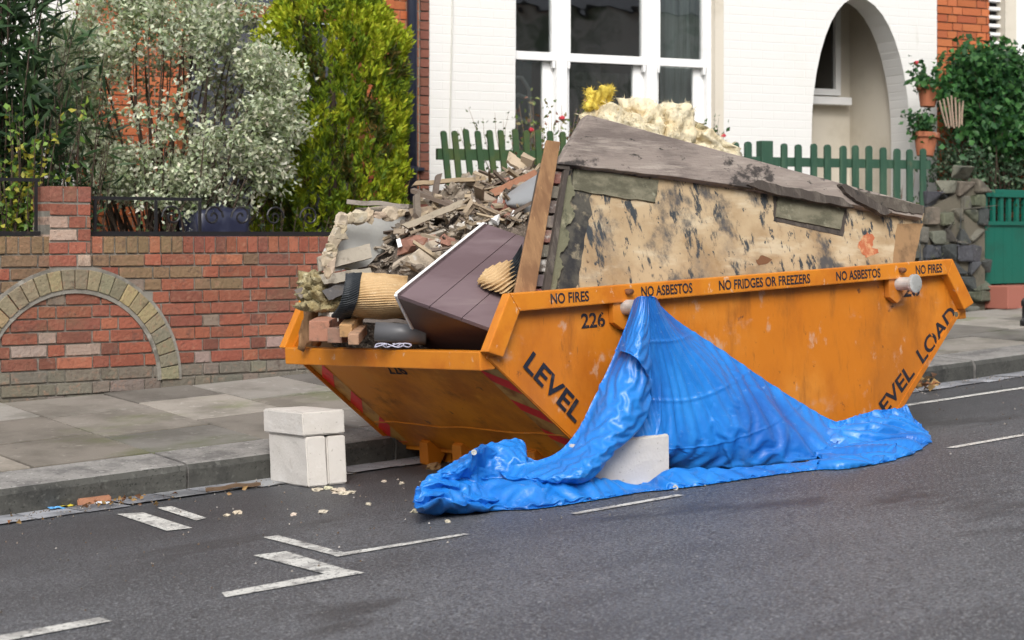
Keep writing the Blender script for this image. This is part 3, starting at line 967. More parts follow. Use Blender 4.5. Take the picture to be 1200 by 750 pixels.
def side(v0, sgn, nm):
    """v0: outer face, sgn: +1 when the skip is towards +v"""
    b = MB()
    pl = [(.03, .60), (.165, .80), (.18, .84), (3.08, .845), (3.10, .80), (3.235, .60), (2.645, .07), (.62, .07)]
    b.prism([SK(u, v0 + sgn * .05, h) for u, h in pl], EY * (sgn * .012))
    p = b.build('side_panel', m_skip, sk)
    b = MB()
    pl = [(.1, .60), (.2, .84), (3.06, .84), (3.17, .60), (2.6, .10), (.67, .10)]
    b.prism([SK(u, v0 + sgn * .064, h) for u, h in pl], EY * (sgn * .004))
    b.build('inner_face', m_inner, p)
    b = MB()
    for i in range(3):
        q = [PROF_O[i], PROF_O[i + 1], PROF_I[i + 1], PROF_I[i]]
        e = .001 * (i != 1)
        b.prism([SK(u, v0 - sgn * 0 + sgn * e, h) for u, h in q], EY * (sgn * (.056 - 2 * e)))
    b.build('rim', m_rim, sk, bevel=.006)
    # folded flange along the sloping ends
    for (ua, ha), (ub, hb) in (((.05, .597), (.64, .072)), ((3.215, .597), (2.625, .072))):
        d = .03 if ua < 1 else -.03
        b = MB()
        b.hexa([SK(ua - .012 * (1 if ua < 1 else -1), v0 + sgn * .045, ha), SK(ub - .012 * (1 if ua < 1 else -1), v0 + sgn * .045, hb), SK(ub - .012 * (1 if ua < 1 else -1), v0 + sgn * .063, hb), SK(ua - .012 * (1 if ua < 1 else -1), v0 + sgn * .063, ha)],
               [SK(ua + d, v0 + sgn * .045, ha), SK(ub + d, v0 + sgn * .045, hb), SK(ub + d, v0 + sgn * .063, hb), SK(ua + d, v0 + sgn * .063, ha)])
        b.build('edge_flange', m_skip, p)
    return p
near = side(0, 1, 'near')
far = side(W_, -1, 'far')
def endp(left):
    f = (lambda u: u) if left else (lambda u: 3.268 - u)
    b = MB()
    q = [(.062, .60), (.637, .08), (.652, .08), (.077, .60)]
    b.prism([SK(f(u), .069, h) for u, h in q], EY * (W_ - .138))
    p = b.build('end_panel', m_skipend, sk)
    b = MB()
    q = [(.082, .60), (.652, .088), (.656, .088), (.086, .60)]
    b.prism([SK(f(u), .07, h) for u, h in q], EY * (W_ - .14))
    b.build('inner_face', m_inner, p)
    b = MB()
    q = [(0, .546), (0, .628), (.075, .627), (.08, .60), (.08, .546)]
    b.prism([SK(f(u), .057, h) for u, h in q], EY * (W_ - .114))
    b.build('rim', m_rim, sk, bevel=.006)
    # weld seam
    def on_end(v, h, off=0.0):
        k = (.60 - h) / .52
        u = .062 + .575 * k
        nx, nz = -.52, -.575
        l_ = math.hypot(nx, nz)
        return SK(f(u + nx / l_ * off), v, h + nz / l_ * off)
    MB().tube([on_end(.08 + i * .195, .215 + .006 * math.sin(i * 2.1), .0) for i in range(9)], .0055, 6).build('weld_seam', m_rim, p)
    # reflective strips, red on faded yellow
    for v0, sg, sw2 in ((.064, 1, .17), (W_ - .064, -1, .13)):
        b = MB()
        q = [(v0, .542), (v0 + sg * sw2, .542), (v0 + sg * sw2, .10), (v0, .10)]
        b.add([on_end(v, h, .0015) for v, h in q], [(0, 1, 2, 3)])
        st = b.build('reflective_strip', m_yel, p)
        b = MB()
        for i in range(4):
            ha = .54 - i * .145
            b.add([on_end(v, max(h, .1), .003) for v, h in [(v0 + sg * sw2, ha), (v0 + sg * sw2, ha - .055), (v0, ha - .135), (v0, ha - .07)] if True], [(0, 1, 2, 3)])
        b.build('red_stripe', m_red, st)
    return p, on_end
eL, on_end = endp(True)
eR, _ = endp(False)
b = MB()
b.prism([SK(.655, .07, .055), SK(2.61, .07, .055), SK(2.61, W_ - .07, .055), SK(.655, W_ - .07, .055)], EN * .024)
b.build('floor', m_skipend, sk)
for v in (.42, 1.28):
    MB().box(SK(.7, v, .0), EX * 1.85, EY * .07, EN * .054).build('runner', m_skip, sk)
for v in (1.30, 1.02, .45):
    b = MB()
    b.prism([SK(.575, v, .0), SK(.65, v, .0), SK(.69, v, .054), SK(.665, v, .11), SK(.60, v, .125), SK(.575, v, .11)], EY * .075)
    b.build('foot', m_skip, sk, bevel=.004)
# lifting lugs
def lug(u, parent_v, sgn):
    b = MB()
    b.prism([SK(u - .075, parent_v, .80), SK(u + .03, parent_v, .80), SK(u + .03, parent_v, .69), SK(u - .02, parent_v, .665), SK(u - .075, parent_v, .70)], -EY * (sgn * .035) + EY * 0)
    lg = b.build('lifting_lug', m_skip, sk, bevel=.004)
    b = MB()
    c = SK(u, parent_v - sgn * .035, .765)
    b.lathe(c, -EY * sgn, [(0, .034), (.095, .034), (.096, .048), (.112, .048), (.114, .042), (.116, .02)], 20)
    b.build('pin', m_lug, lg, smooth=False)
    b = MB()
    blob(b, SK(u + .005, parent_v - sgn * .06, .835), (.017, .02, .013), (1, 1, 1), 3.3, .3)
    b.build('rusty_hook', m_rust, lg, smooth=True)
uL = sk_inv(skpx(727, 356))[0]
uR = sk_inv(skpx(1046, 326))[0]
for u in (uL, uR):
    lug(u, .048, 1)
    lug(u, W_ - .048, -1)
# writing on the rim and side
for txt, a, c in (('NO FIRES', 645, 690), ('NO ASBESTOS', 751, 811), ('NO FRIDGES OR FREEZERS', 842, 949), ('NO ASBESTOS', 979, 1031), ('NO FIRES', 1072, 1103)):
    yy = 350 - (a - 645) * .085
    u0, u1 = sk_inv(skpx(a, yy, 0))[0], sk_inv(skpx(c, yy, 0))[0]
    letters(txt, m_letter, near, SK(u0, -.0015, .806), EX, EN, .047, u1 - u0)
u0, u1 = sk_inv(skpx(681, 375))[0], sk_inv(skpx(709, 375))[0]
letters('226', m_lettw, near, SK(u0, .0475, sk_inv(skpx(695, 384))[2]), EX, EN, .068, u1 - u0)
u0, u1 = sk_inv(skpx(1048, 340))[0], sk_inv(skpx(1077, 340))[0]
letters('226', m_lettw, near, SK(u0, .0475, sk_inv(skpx(1062, 348))[2]), EX, EN, .07, u1 - u0)
def slant(txt, p0, p1, top, mat, hfix=None):
    a, c, t = skpx(*p0), skpx(*p1), skpx(*top)
    ex = (c - a)
    wd = ex.length
    ex.normalize()
    ey = (t - a)
    ey = (ey - ex * ey.dot(ex))
    h = hfix or ey.length
    o = -EY * .003
    letters(txt, mat, near, a + o, ex, ey, h, wd, .02)
slant('LEVEL', (612, 430), (673.5, 496.5), (625.5, 412.5), m_letter)
slant('LEVEL', (1029, 499), (1072, 438.5), (1019, 486), m_letter, .085)
def gap_letters(txt, p0, p1, top, h):
    """stencil lettering: the letters are cut by narrow bridges"""
    slant(txt, p0, p1, top, m_letter, h)
gap_letters('LOAD', (1081, 427), (1121.5, 371), (1072, 416), .088)
a_, b_ = skpx(1081, 427), skpx(1121.5, 371)
ex_ = (b_ - a_).normalized()
ey_ = EY.cross(ex_) * -1
if ey_.dot(EN) < 0: ey_ = -ey_
L_ = (b_ - a_).length
for f0, h0, h1 in ((.405, .06, .092), (.375, -.004, .028)):
    MB().add([a_ - EY * .0045 + ex_ * (L_ * f0 + dx) + ey_ * hh for dx, hh in ((-.005, h0), (.005, h0), (.005, h1), (-.005, h1))], [(0, 1, 2, 3)]).build('stencil_gap', m_skip, near)
MB().lathe(skpx(1119.5, 368.5) - EY * .004, -EY, [(0, .016), (.004, .014)], 10).build('chipped_spot', M('chipped_primer', (.13, .11, .07), .8), near)
# number on the end panel, its upper half hidden behind the rim
v_hi = 1.06
letters('226', m_letter, eL, on_end(.995, .498, .002), -EY, on_end(.9, .54, 0) - on_end(.9, .48, 0), .075, .155)

# ------------------------------------------------------------------ pale concrete blocks
m_block = M('aerated_concrete', (.60, .57, .53), .95, [((.54, .51, .46), 3, .5, .7, None, 3, .6), ((.66, .64, .61), 12, .52, .7, None, 3, .5), ((.26, .22, .18), 4, .64, .76, None, 4, .6), ((.3, .27, .23), 60, .66, .72, None, 2, .6)], [(70, .25)])
def rough_box(name, o, ax, ay, az, label, cat, mat, group=None, seed=0, amp=.003, bev=.006):
    bm = bmesh.new()
    o, ax, ay, az = map(Vector, (o, ax, ay, az))
    vs = [bm.verts.new(o + ax * i + ay * j + az * k) for k in (0, 1) for j in (0, 1) for i in (0, 1)]
    for f in ((0, 2, 3, 1), (4, 5, 7, 6), (0, 1, 5, 4), (2, 6, 7, 3), (0, 4, 6, 2), (1, 3, 7, 5)):
        bm.faces.new([vs[i] for i in f])
    bmesh.ops.recalc_face_normals(bm, faces=bm.faces)
    bmesh.ops.bevel(bm, geom=list(bm.edges), offset=bev, segments=2, affect='EDGES')
    bmesh.ops.subdivide_edges(bm, edges=[e for e in bm.edges if e.calc_length() > .05], cuts=5, use_grid_fill=True)
    for v in bm.verts:
        v.co += Vector(noise.noise_vector(v.co * 9 + Vector((seed, seed * 2.1, 0)))) * amp + Vector(noise.noise_vector(v.co * 40)) * amp * .4
    loc = o + (ax + ay) / 2
    loc.z = min(v.co.z for v in bm.verts)
    bm.transform(Matrix.Translation(-loc))
    me = bpy.data.meshes.new(name)
    bm.to_mesh(me)
    bm.free()
    return tag(link(name, me, mat, None, loc), label, cat, group)
G_B = 'pale concrete blocks by the skip'
c0 = Vector((4.368, 7.125, .036))
dl = (Vector((4.400, 7.522, .02)) - c0); dl.z += 0
dr_ = Vector((4.553, 7.078, .043)) - c0
ul = dl.normalized()
ur = dr_.normalized()
un = ur.cross(ul).normalized()
if un.z < 0: un = -un
rough_box('concrete_block', c0 + ul * .0, ur * .096, ul * .40, un * .232, 'pale block standing nearest the kerb under a flat block, its broad face showing', 'block', m_block, G_B, 1)
rough_box('concrete_block', c0 + ur * .104 + ul * .01, ur * .092, ul * .385, un * .228, 'pale block standing on the road side of the pair under the flat block', 'block', m_block, G_B, 2)
rough_box('concrete_block', c0 + un * .236 - ur * .012 - ul * .0, ur * .205, ul * .42, un * .112, 'pale block lying flat on top of two standing blocks', 'block', m_block, G_B, 3)
bp0 = onY(692, 566, 5.80)
zr = rz(bp0.x, 5.8)
bx1 = onY(781, 540, 5.80).x
rough_box('concrete_block', Vector((bp0.x - .05, 5.80, zr)), Vector((bx1 - bp0.x + .05, -.02, .018)), Vector((0, .11, 0)), Vector((0, .0, .205)), 'pale block half covered by the blue tarpaulin', 'block', m_block, G_B, 4)

# ------------------------------------------------------------------ blue tarpaulin
def catmull(P, n):
    P = np.asarray(P, float)
    k = len(P)
    t = np.linspace(0, k - 1, n)
    i = np.clip(t.astype(int), 0, k - 2)
    f = (t - i).reshape((-1,) + (1,) * (P.ndim - 1))
    g = lambda j: P[np.clip(j, 0, k - 1)]
    p0, p1, p2, p3 = g(i - 1), g(i), g(i + 1), g(i + 2)
    return .5 * (2 * p1 + (p2 - p0) * f + (2 * p0 - 5 * p1 + 4 * p2 - p3) * f ** 2 + (3 * p1 - p0 - 3 * p2 + p3) * f ** 3)
def surf(rows, nu, nv):
    P = np.array([[list(q) for q in r_] for r_ in rows])
    A = catmull(P, nv)
    return np.swapaxes(catmull(np.swapaxes(A, 0, 1), nu), 0, 1)      # (nv, nu, 3)
def nrm_of(G):
    du = np.gradient(G, axis=1)
    dv = np.gradient(G, axis=0)
    n = np.cross(du, dv)
    n /= np.linalg.norm(n, axis=2, keepdims=True) + 1e-9
    if n[..., 1].mean() > 0: n = -n
    return n
def vn(p, f, s): return noise.noise(Vector((p[0] * f + s, p[1] * f, p[2] * f)))
def drape(rows, nu, nv, su=1.05, sv=1.03, hold=.02, edge=(1, 0, 0, 0), steps=60, its=12, seed=1, wob=.006, bend=.06, grav=.0004, up=2, wf=7):
    """let a loose sheet settle from its laid-out form: distance constraints, weight, ground, skip and block.
    su, sv: slack across and along; edge: how firmly the v=0, v=1, u=0, u=1 borders keep their place"""
    G = surf(rows, nu, nv)
    T0 = G.copy()
    N_ = nrm_of(G)
    W = np.zeros((nv, nu))
    for i in range(nv):
        for j in range(nu):
            p = Vector(G[i, j])
            W[i, j] = noise.noise(p * wf + Vector((seed, 0, 0))) + .6 * noise.noise(p * wf * 2.4 + Vector((0, seed, 0)))
    X = G + N_ * (W * wob)[..., None]
    lu = np.linalg.norm(G[:, 1:] - G[:, :-1], axis=2) * su
    lv = np.linalg.norm(G[1:] - G[:-1], axis=2) * sv
    def sm(a, ax):       # even out the rest lengths
        return a
    d1 = np.linalg.norm(G[1:, 1:] - G[:-1, :-1], axis=2) * (su + sv) / 2
    d2 = np.linalg.norm(G[1:, :-1] - G[:-1, 1:], axis=2) * (su + sv) / 2
    bu = np.linalg.norm(G[:, 2:] - G[:, :-2], axis=2) * su
    bv = np.linalg.norm(G[2:] - G[:-2], axis=2) * sv
    K = np.full((nv, nu), hold)
    K[0] = np.maximum(K[0], edge[0]); K[-1] = np.maximum(K[-1], edge[1])
    K[:, 0] = np.maximum(K[:, 0], edge[2]); K[:, -1] = np.maximum(K[:, -1], edge[3])
    IM = (K < .999).astype(float)
    def con(A, B, L, wa, wb, k):
        d = B - A
        l_ = np.linalg.norm(d, axis=-1)
        c_ = (k * (l_ - L) / (l_ * (wa + wb) + 1e-9))[..., None] * d
        A += c_ * wa[..., None]
        B -= c_ * wb[..., None]
    o_, e1, e2, e3 = np.array(SKO), np.array(EX), np.array(EY), np.array(EN)
    V = np.zeros_like(X)
    for st in range(steps):
        P = X.copy()
        X = X + V * .93
        X[..., 2] -= grav * IM
        for it in range(its):
            for q in (0, 1):
                con(X[:, q:-1:2], X[:, q + 1::2], lu[:, q::2], IM[:, q:-1:2], IM[:, q + 1::2], .9)
                con(X[q:-1:2], X[q + 1::2], lv[q::2], IM[q:-1:2], IM[q + 1::2], .9)
                con(X[q:-1:2, :-1], X[q + 1::2, 1:], d1[q::2], IM[q:-1:2, :-1], IM[q + 1::2, 1:], .35)
                con(X[q:-1:2, 1:], X[q + 1::2, :-1], d2[q::2], IM[q:-1:2, 1:], IM[q + 1::2, :-1], .35)
            for q in range(4):
                n1 = X[:, q + 2::4].shape[1]
                if n1: con(X[:, q:q + 4 * n1:4][:, :n1], X[:, q + 2::4], bu[:, q::4][:, :n1], IM[:, q:q + 4 * n1:4][:, :n1], IM[:, q + 2::4], bend)
                n2 = X[q + 2::4].shape[0]
                if n2: con(X[q:q + 4 * n2:4][:n2], X[q + 2::4], bv[q::4][:n2], IM[q:q + 4 * n2:4][:n2], IM[q + 2::4], bend)
        X += (T0 - X) * K[..., None]
        # colliders
        gz = .04 * (X[..., 0] - 4) + .038 * (7.62 - X[..., 1]) + .005
        X[..., 2] = np.maximum(X[..., 2], gz)
        D = X - o_
        v_, h_, u_ = D @ e2, D @ e3, D @ e1
        lim = np.where(h_ > .78, -.004, .044)
        free = (h_ < .60) & (u_ < .64 - h_ * 1.0)
        over = np.where(free, 0, np.maximum(v_ - lim, 0))
        X -= over[..., None] * e2
        V = (X - P)
        V *= np.minimum(1, .02 / (np.linalg.norm(V, axis=2, keepdims=True) + 1e-9))
    if up > 1:
        X = catmull(X, (nv - 1) * up + 1)
        X = np.swapaxes(catmull(np.swapaxes(X, 0, 1), (nu - 1) * up + 1), 0, 1)
    if up > 1 and nv > 80 and nu > 80:      # creases left from when it lay folded in its packet
        nv, nu = X.shape[:2]
        U, V_ = np.meshgrid(np.linspace(0, 1, nu), np.linspace(0, 1, nv))
        tr_ = lambda x: np.abs(2 * (x - np.floor(x + .5)))
        d = np.clip(1 - tr_(U * 3.2 + .2 + .05 * np.sin(V_ * 9)) * 16, 0, 1) + np.clip(1 - tr_(V_ * 4.3 + .03 * np.sin(U * 8)) * 16, 0, 1)
        X = X + nrm_of(X) * (d * .005)[..., None]
    return X
tp_v, tp_f = [], []
def addsheet(G):
    nv, nu = G.shape[:2]
    o = sum(len(x_) for x_ in tp_v)
    tp_v.append(G.reshape(-1, 3))
    i, j = np.meshgrid(np.arange(nv - 1), np.arange(nu - 1), indexing='ij')
    a = (i * nu + j).ravel() + o
    tp_f.append(np.stack([a, a + 1, a + nu + 1, a + nu], 1))
def T_(r_): return [tuple(onY(px_, py_, 6.0 - d)) for px_, py_, d in r_]
# main drape
main = [
 [(745, 350, .05), (750, 347.5, .12), (757, 347, .15), (763, 347, .155), (768, 349, .14), (771, 354, .07), (773, 357, .0)],
 [(747, 383, .10), (757, 383, .16), (768, 380, .165), (778, 377, .15), (787, 375, .11), (794, 376, .06), (798, 378, .0)],
 [(752, 428, .12), (764, 426, .17), (780, 424, .165), (798, 420, .17), (817, 414, .15), (835, 409, .10), (847, 410, .0)],
 [(746, 474, .13), (760, 474, .17), (785, 473, .19), (813, 468, .19), (845, 457, .20), (872, 445, .15), (890, 440, .0)],
 [(728, 508, .16), (752, 512, .18), (784, 513, .21), (828, 506, .22), (870, 494, .25), (910, 478, .20), (933, 468, .0)],
 [(722, 518, .12), (756, 519, .13), (790, 527, .17), (842, 530, .19), (890, 522, .26), (945, 505, .25), (975, 492, .02)],
 [(718, 530, .03), (760, 532, .03), (800, 548, .10), (850, 549, .15), (905, 545, .24), (965, 532, .30), (1000, 496, .05)],
]
addsheet(drape([T_(r_) for r_ in main], 100, 90, 1.045, 1.03, .010, (1, .3, .3, .5), 50, 12, 1.0, .022, .22, .0004, 2, 2.6))
# the folded leg falling to the left, in front of the drape
leg = [
 [(743, 351, .07), (747, 348, .14), (752, 347, .17), (757, 347.5, .175), (760, 350, .165)],
 [(731, 388, .05), (738, 384, .14), (747, 382, .20), (756, 385, .215), (761, 392, .19)],
 [(716, 424, .05), (726, 424, .15), (740, 428, .22), (754, 436, .245), (763, 446, .21)],
 [(697, 464, .07), (710, 468, .19), (727, 474, .27), (744, 482, .29), (755, 490, .25)],
 [(679, 500, .09), (690, 506, .20), (702, 513, .29), (714, 519, .33), (723, 524, .29)],
 [(656, 527, .12), (666, 535, .24), (676, 543, .34), (686, 551, .37), (693, 557, .32)],
 [(630, 538, .12), (640, 546, .22), (649, 553, .30), (658, 559, .32), (666, 563, .27)],
 [(603, 543, .08), (611, 550, .15), (619, 556, .20), (627, 562, .21), (634, 566, .17)],
 [(580, 547, .0), (586, 553, .05), (592, 558, .08), (598, 563, .08), (604, 568, .04)],
]
addsheet(drape([T_(r_) for r_ in leg], 32, 120, 1.08, 1.03, .02, (1, .6, .1, .1), 50, 12, 4.0, .012, .10, .0004, 2, 4))
# the short turned-back flap at the top
flap = [
 [(744, 352, .09), (750, 347.5, .18), (756, 348, .195), (760, 351, .19)],
 [(734, 380, .11), (743, 377, .19), (753, 379, .235), (761, 386, .22)],
 [(721, 411, .11), (733, 412, .205), (748, 421, .275), (763, 446, .245)],
]
addsheet(drape([T_(r_) for r_ in flap], 30, 36, 1.04, 1.02, .06, (1, .2, .3, .3), 40, 10, 6.0, .004, .06))
# long hem lying along the road: a loose rolled fold
def RB(px_, py_): return tuple(road(px_, py_))
hemx = [(492, 572, 590, 600), (530, 566, 585, 600), (575, 562, 584, 599), (620, 562, 582, 598), (655, 562, 578, 594), (692, 557, 574, 588), (722, 561, 573, 583), (752, 565, 571, 578), (782, 550, 563, 575), (815, 546, 559, 571),
        (850, 547, 556, 566), (885, 544, 552, 561), (920, 541, 548, 556), (955, 537, 546, 552), (990, 532, 542, 550), (1020, 528, 537, 546), (1050, 520, 530, 540)]
rows = []
for x_, yt, ym, yb in hemx:
    q0 = Vector(RB(x_, yb))
    t0 = (q0 - CAM).dot(FW)
    pm = dep(x_, ym, t0 + .03)
    ptop = dep(x_, yt, t0 + .13)
    bk = dep(x_, yt + 1, t0 + .21)
    bb = Vector((bk.x, bk.y + .05, rz(bk.x, bk.y + .05) + .006))
    rows.append([tuple(q0), tuple(dep(x_, (yb + ym) / 2, t0 + .008)), tuple(pm), tuple(ptop), tuple(bk), tuple(bb)])
rows = [list(x_) for x_ in zip(*rows)]
addsheet(drape(rows, 190, 34, 1.06, 1.08, .02, (.3, .3, .3, .3), 50, 12, 8.0, .012, .08, .0004, 2, 4))
# crumpled heap at the left: pleats stacked one before the other
cr = [([(489, 568), (496, 558), (509, 551), (530, 549), (555, 551), (580, 557), (605, 561), (632, 562), (660, 560), (692, 556)], 5.95),
      ([(486, 578), (496, 567), (512, 561), (532, 561), (556, 564), (580, 569), (605, 572), (632, 571), (660, 568), (692, 563)], 5.87),
      ([(485, 586), (497, 578), (513, 572), (533, 573), (556, 577), (580, 581), (605, 582), (632, 580), (660, 577), (692, 571)], 5.80),
      ([(487, 592), (499, 588), (514, 583), (534, 586), (556, 588), (580, 589), (605, 588), (632, 586), (660, 583), (692, 577)], 5.73)]
pr = [[tuple(onY(x_, y_ + 12, 6.01)) for x_, y_ in cr[0][0]]]
for k, (c_, Y_) in enumerate(cr):
    pr.append([tuple(onY(x_, y_ + 1.6 * math.sin(x_ * .13 + k * 2), Y_ + .012 * math.sin(x_ * .09 + k * 1.7))) for x_, y_ in c_])
    if k < 3:
        n_, Y2 = cr[k + 1]
        pr.append([tuple(onY((a[0] + c2[0]) / 2, a[1] * .35 + c2[1] * .65 - .5, (Y_ + Y2) / 2 + .030 + .014 * math.sin(a[0] * .11 + k))) for a, c2 in zip(c_, n_)])
pr.append([RB(490, 597), RB(502, 599), RB(516, 600), RB(535, 600), RB(556, 599), RB(580, 599), RB(605, 598), RB(632, 595), RB(660, 592), RB(692, 587)])
addsheet(drape(pr, 84, 56, 1.07, 1.10, .02, (.4, .4, .4, .2), 60, 12, 12.0, .008, .04))
# a curled fold standing up behind it, with an eyelet
curl = [
 [(512, 552, 6.03), (524, 545, 6.04), (536, 538, 6.04), (549, 530, 6.03), (564, 521, 6.04), (582, 517, 6.05), (604, 513, 6.05), (614, 518, 6.04), (618, 534, 6.02), (632, 540, 5.98)],
 [(513, 553, 5.97), (525, 548, 5.96), (537, 542, 5.93), (549, 534, 5.90), (562, 525, 5.93), (580, 522, 6.0), (602, 518, 6.0), (614, 524, 5.98), (620, 537, 5.95), (633, 543, 5.93)],
 [(514, 556, 5.95), (526, 553, 5.94), (539, 549, 5.91), (551, 545, 5.89), (561, 543, 5.96), (578, 538, 5.98), (600, 534, 5.94), (614, 537, 5.91), (623, 544, 5.90), (634, 549, 5.88)],
 [(516, 562, 5.96), (528, 561, 5.95), (542, 560, 5.95), (554, 560, 5.96), (564, 561, 5.98), (580, 560, 5.96), (601, 560, 5.92), (616, 561, 5.90), (626, 563, 5.88), (636, 564, 5.86)],
]
addsheet(drape([[tuple(onY(*q)) for q in r_] for r_ in curl], 56, 32, 1.08, 1.06, .04, (.2, .6, .2, .2), 50, 12, 15.0, .008, .05))
# bunched right-hand end
bunch = [
 [(948, 492, .0), (975, 494, .02), (1000, 488, .03), (1022, 481, .03), (1040, 479, .03), (1055, 477.5, .03), (1062, 474, .02), (1066, 486, .02)],
 [(950, 505, .10), (978, 503, .14), (1005, 498, .16), (1028, 492, .16), (1046, 488, .14), (1060, 486, .12), (1070, 489, .10), (1078, 496, .08)],
 [(953, 520, .20), (982, 517, .24), (1010, 513, .27), (1034, 508, .27), (1053, 503, .24), (1068, 501, .22), (1079, 502, .20), (1087, 508, .18)],
 [(956, 536, .30), (986, 532, .34), (1014, 528, .37), (1038, 523, .37), (1056, 518, .36), (1070, 515, .35), (1081, 514, .34), (1089, 518, .33)],
]
br = [T_(r_) for r_ in bunch]
br.append([RB(958, 551), RB(986, 551), RB(1014, 547), RB(1040, 541), RB(1056, 537), RB(1070, 533), RB(1080, 527), RB(1089, 521)])
addsheet(drape(br, 64, 46, 1.10, 1.22, .016, (.3, .4, .2, .3), 60, 12, 21.0, .016, .05, .0004, 2, 5))
m_tarp = M('blue_polythene', (.015, .20, .63), .36, [((.009, .11, .43), 1.6, .42, .66), ((.03, .26, .71), 4, .54, .72, (1, 1, .5), 6, .8), ((.34, .50, .78), 24, .62, .72, (1, 1, 3), 6, .45), ((.20, .26, .36), 3.1, .60, .74, None, 10, .4)],
           [(260, .2, (1, 1, .12), .002), (260, .2, (.12, .12, 1), .002), (30, .3, None, .008)], trans=.04, spec=.55)
TV, TF = np.concatenate(tp_v), np.concatenate(tp_f)
tl = Vector((5.3, 5.75, rz(5.3, 5.75)))
tarp = npmesh('tarpaulin', TV, TF, np.ones((len(TF), 3)), m_tarp, None, tl, smooth=True)
tag(tarp, 'crumpled bright blue tarpaulin hanging from the skip onto the road', 'tarpaulin')
for px_, py_, Y in ((555.5, 530, 5.885), (791.5, 571.5, 5.555)):
    c = onY(px_, py_, Y)
    b = MB()
    n_ = (CAM - c).normalized()
    b.lathe(c, n_, [(0, .012), (.003, .012), (.003, .0055), (.001, .005)], 14)
    b.build('eyelet', m_lug, tarp)
# ------------------------------------------------------------------ what is in the skip
m_mould = M('mouldy_board', (.45, .335, .20), .8, [((.31, .205, .105), 2.2, .43, .66, (1, 1, 1), 7), ((.55, .46, .32), 5, .50, .70, (.5, 1, 2), 7, .8), ((.27, .17, .08), 9, .58, .74, None, 9, .7),
            ((.045, .05, .058), 3.6, .505, .625, (1, 1, .8), 15, .92), ((.035, .042, .048), 11, .55, .63, (1.3, 1, .45), 12), ((.10, .055, .03), 8, .66, .72, None, 8), ((.06, .065, .075), 1.6, .55, .72, None, 12, .7), ((.04, .045, .05), 26, .60, .66, (1, 1, .6), 6)], [(8, .2), (50, .2)])
m_greyboard = M('weathered_grey_board', (.27, .225, .195), .85, [((.16, .13, .115), 3, .44, .62, (.6, 1, 2.4), 12), ((.37, .32, .275), 6, .5, .68, (.4, 1, 4), 10, .85), ((.05, .042, .038), 6, .56, .64, (.8, 1, 1.3), 14), ((.04, .035, .03), 22, .60, .68, (.6, 1, 1.6), 8), ((.34, .24, .24), 2.2, .56, .76, None, 6, .5)], [(30, .35, (.5, 1, 4)), (70, .2)])
m_mossboard = M('green_grey_board', (.19, .175, .12), .9, [((.09, .085, .055), 6, .43, .62, (.7, 1, 1.5), 9), ((.32, .31, .22), 12, .55, .72, None, 8), ((.03, .035, .02), 16, .62, .7)], [(30, .5)])
m_darkwood = M('rotten_dark_wood', (.06, .048, .04), .92, [((.13, .11, .09), 9, .48, .68, (2, 2, .5), 8), ((.02, .018, .016), 12, .56, .7)], [(30, .6, (2, 2, .4))])
m_brownwood = M('brown_batten', (.30, .165, .075), .75, [((.20, .10, .045), 4, .42, .66, (4, 4, .5), 6), ((.45, .26, .12), 9, .56, .74, (4, 4, .6), 6)], [(40, .2, (3, 3, .4))])
m_plank = M('old_grey_plank', (1, 1, 1), .85, [((.10, .08, .06), 7, .50, .72, (3, 3, 3), 8, .75), ((.42, .38, .31), 16, .58, .76, None, 7, .6)], [(30, .5)], attr=True)
m_lam = M('brown_laminate', (.155, .108, .115), .5, [((.115, .075, .08), 3, .42, .64, (.5, .5, 3), 6), ((.21, .16, .16), 5, .56, .76, (.4, .4, 4), 8, .6)], [(20, .05)])
m_lamd = M('dark_laminate', (.075, .04, .035), .4, [((.05, .026, .024), 3, .42, .66, (.5, .5, 3), 6), ((.13, .075, .06), 5, .6, .78, (.5, .5, 3), 6, .6)], [(20, .05)])
m_edge = M('white_edging', (.72, .71, .70), .5, [((.5, .48, .45), 12, .58, .72)])
m_plaster = M('plaster', (1, 1, 1), .92, [((.30, .25, .2), 7, .52, .7, None, 8, .7), ((.62, .60, .56), 15, .56, .7, None, 6, .7)], [(30, .5), (90, .3)], attr=True)
m_rubble = M('rubble', (.17, .135, .105), .95, [((.07, .055, .045), 18, .45, .62, None, 10), ((.34, .29, .23), 26, .55, .68, None, 10), ((.22, .10, .07), 9, .62, .72), ((.5, .48, .45), 40, .64, .7)], [(28, 1, None, .04), (90, .6, None, .01)])
m_foam = M('glass_wool', (.80, .71, .50), .95, [((.66, .52, .29), 5, .46, .68, None, 10), ((.84, .77, .58), 9, .5, .7, None, 10), ((.5, .34, .12), 14, .63, .76)], [(40, .8, None, .015), (120, .6, None, .006)], trans=.12)
m_foam2 = M('dirty_foam', (.31, .26, .14), .95, [((.2, .15, .06), 9, .48, .68, None, 10), ((.55, .5, .32), 14, .54, .7, None, 10), ((.06, .05, .03), 18, .64, .74)], [(40, .9, None, .02)])
m_yfoam = M('yellow_glass_wool', (.78, .62, .11), .95, [((.6, .42, .05), 14, .46, .68, None, 10)], [(50, .8, None, .015)], trans=.12)
m_rubber = M('black_rubber', (.016, .02, .024), .5, [((.04, .045, .05), 20, .5, .7)])
m_fleece = M('tan_underlay', (.52, .36, .19), .9, [((.40, .26, .12), 8, .45, .68), ((.6, .45, .27), 30, .55, .7)], [(90, .3)])
m_pvc = M('grey_plastic', (.10, .10, .105), .4, [((.16, .16, .16), 6, .5, .7)])
m_tin = M('pale_sheet', (.46, .52, .57), .5, [((.36, .41, .45), 6, .48, .68), ((.6, .63, .65), 12, .55, .7)], [(9, .3)])

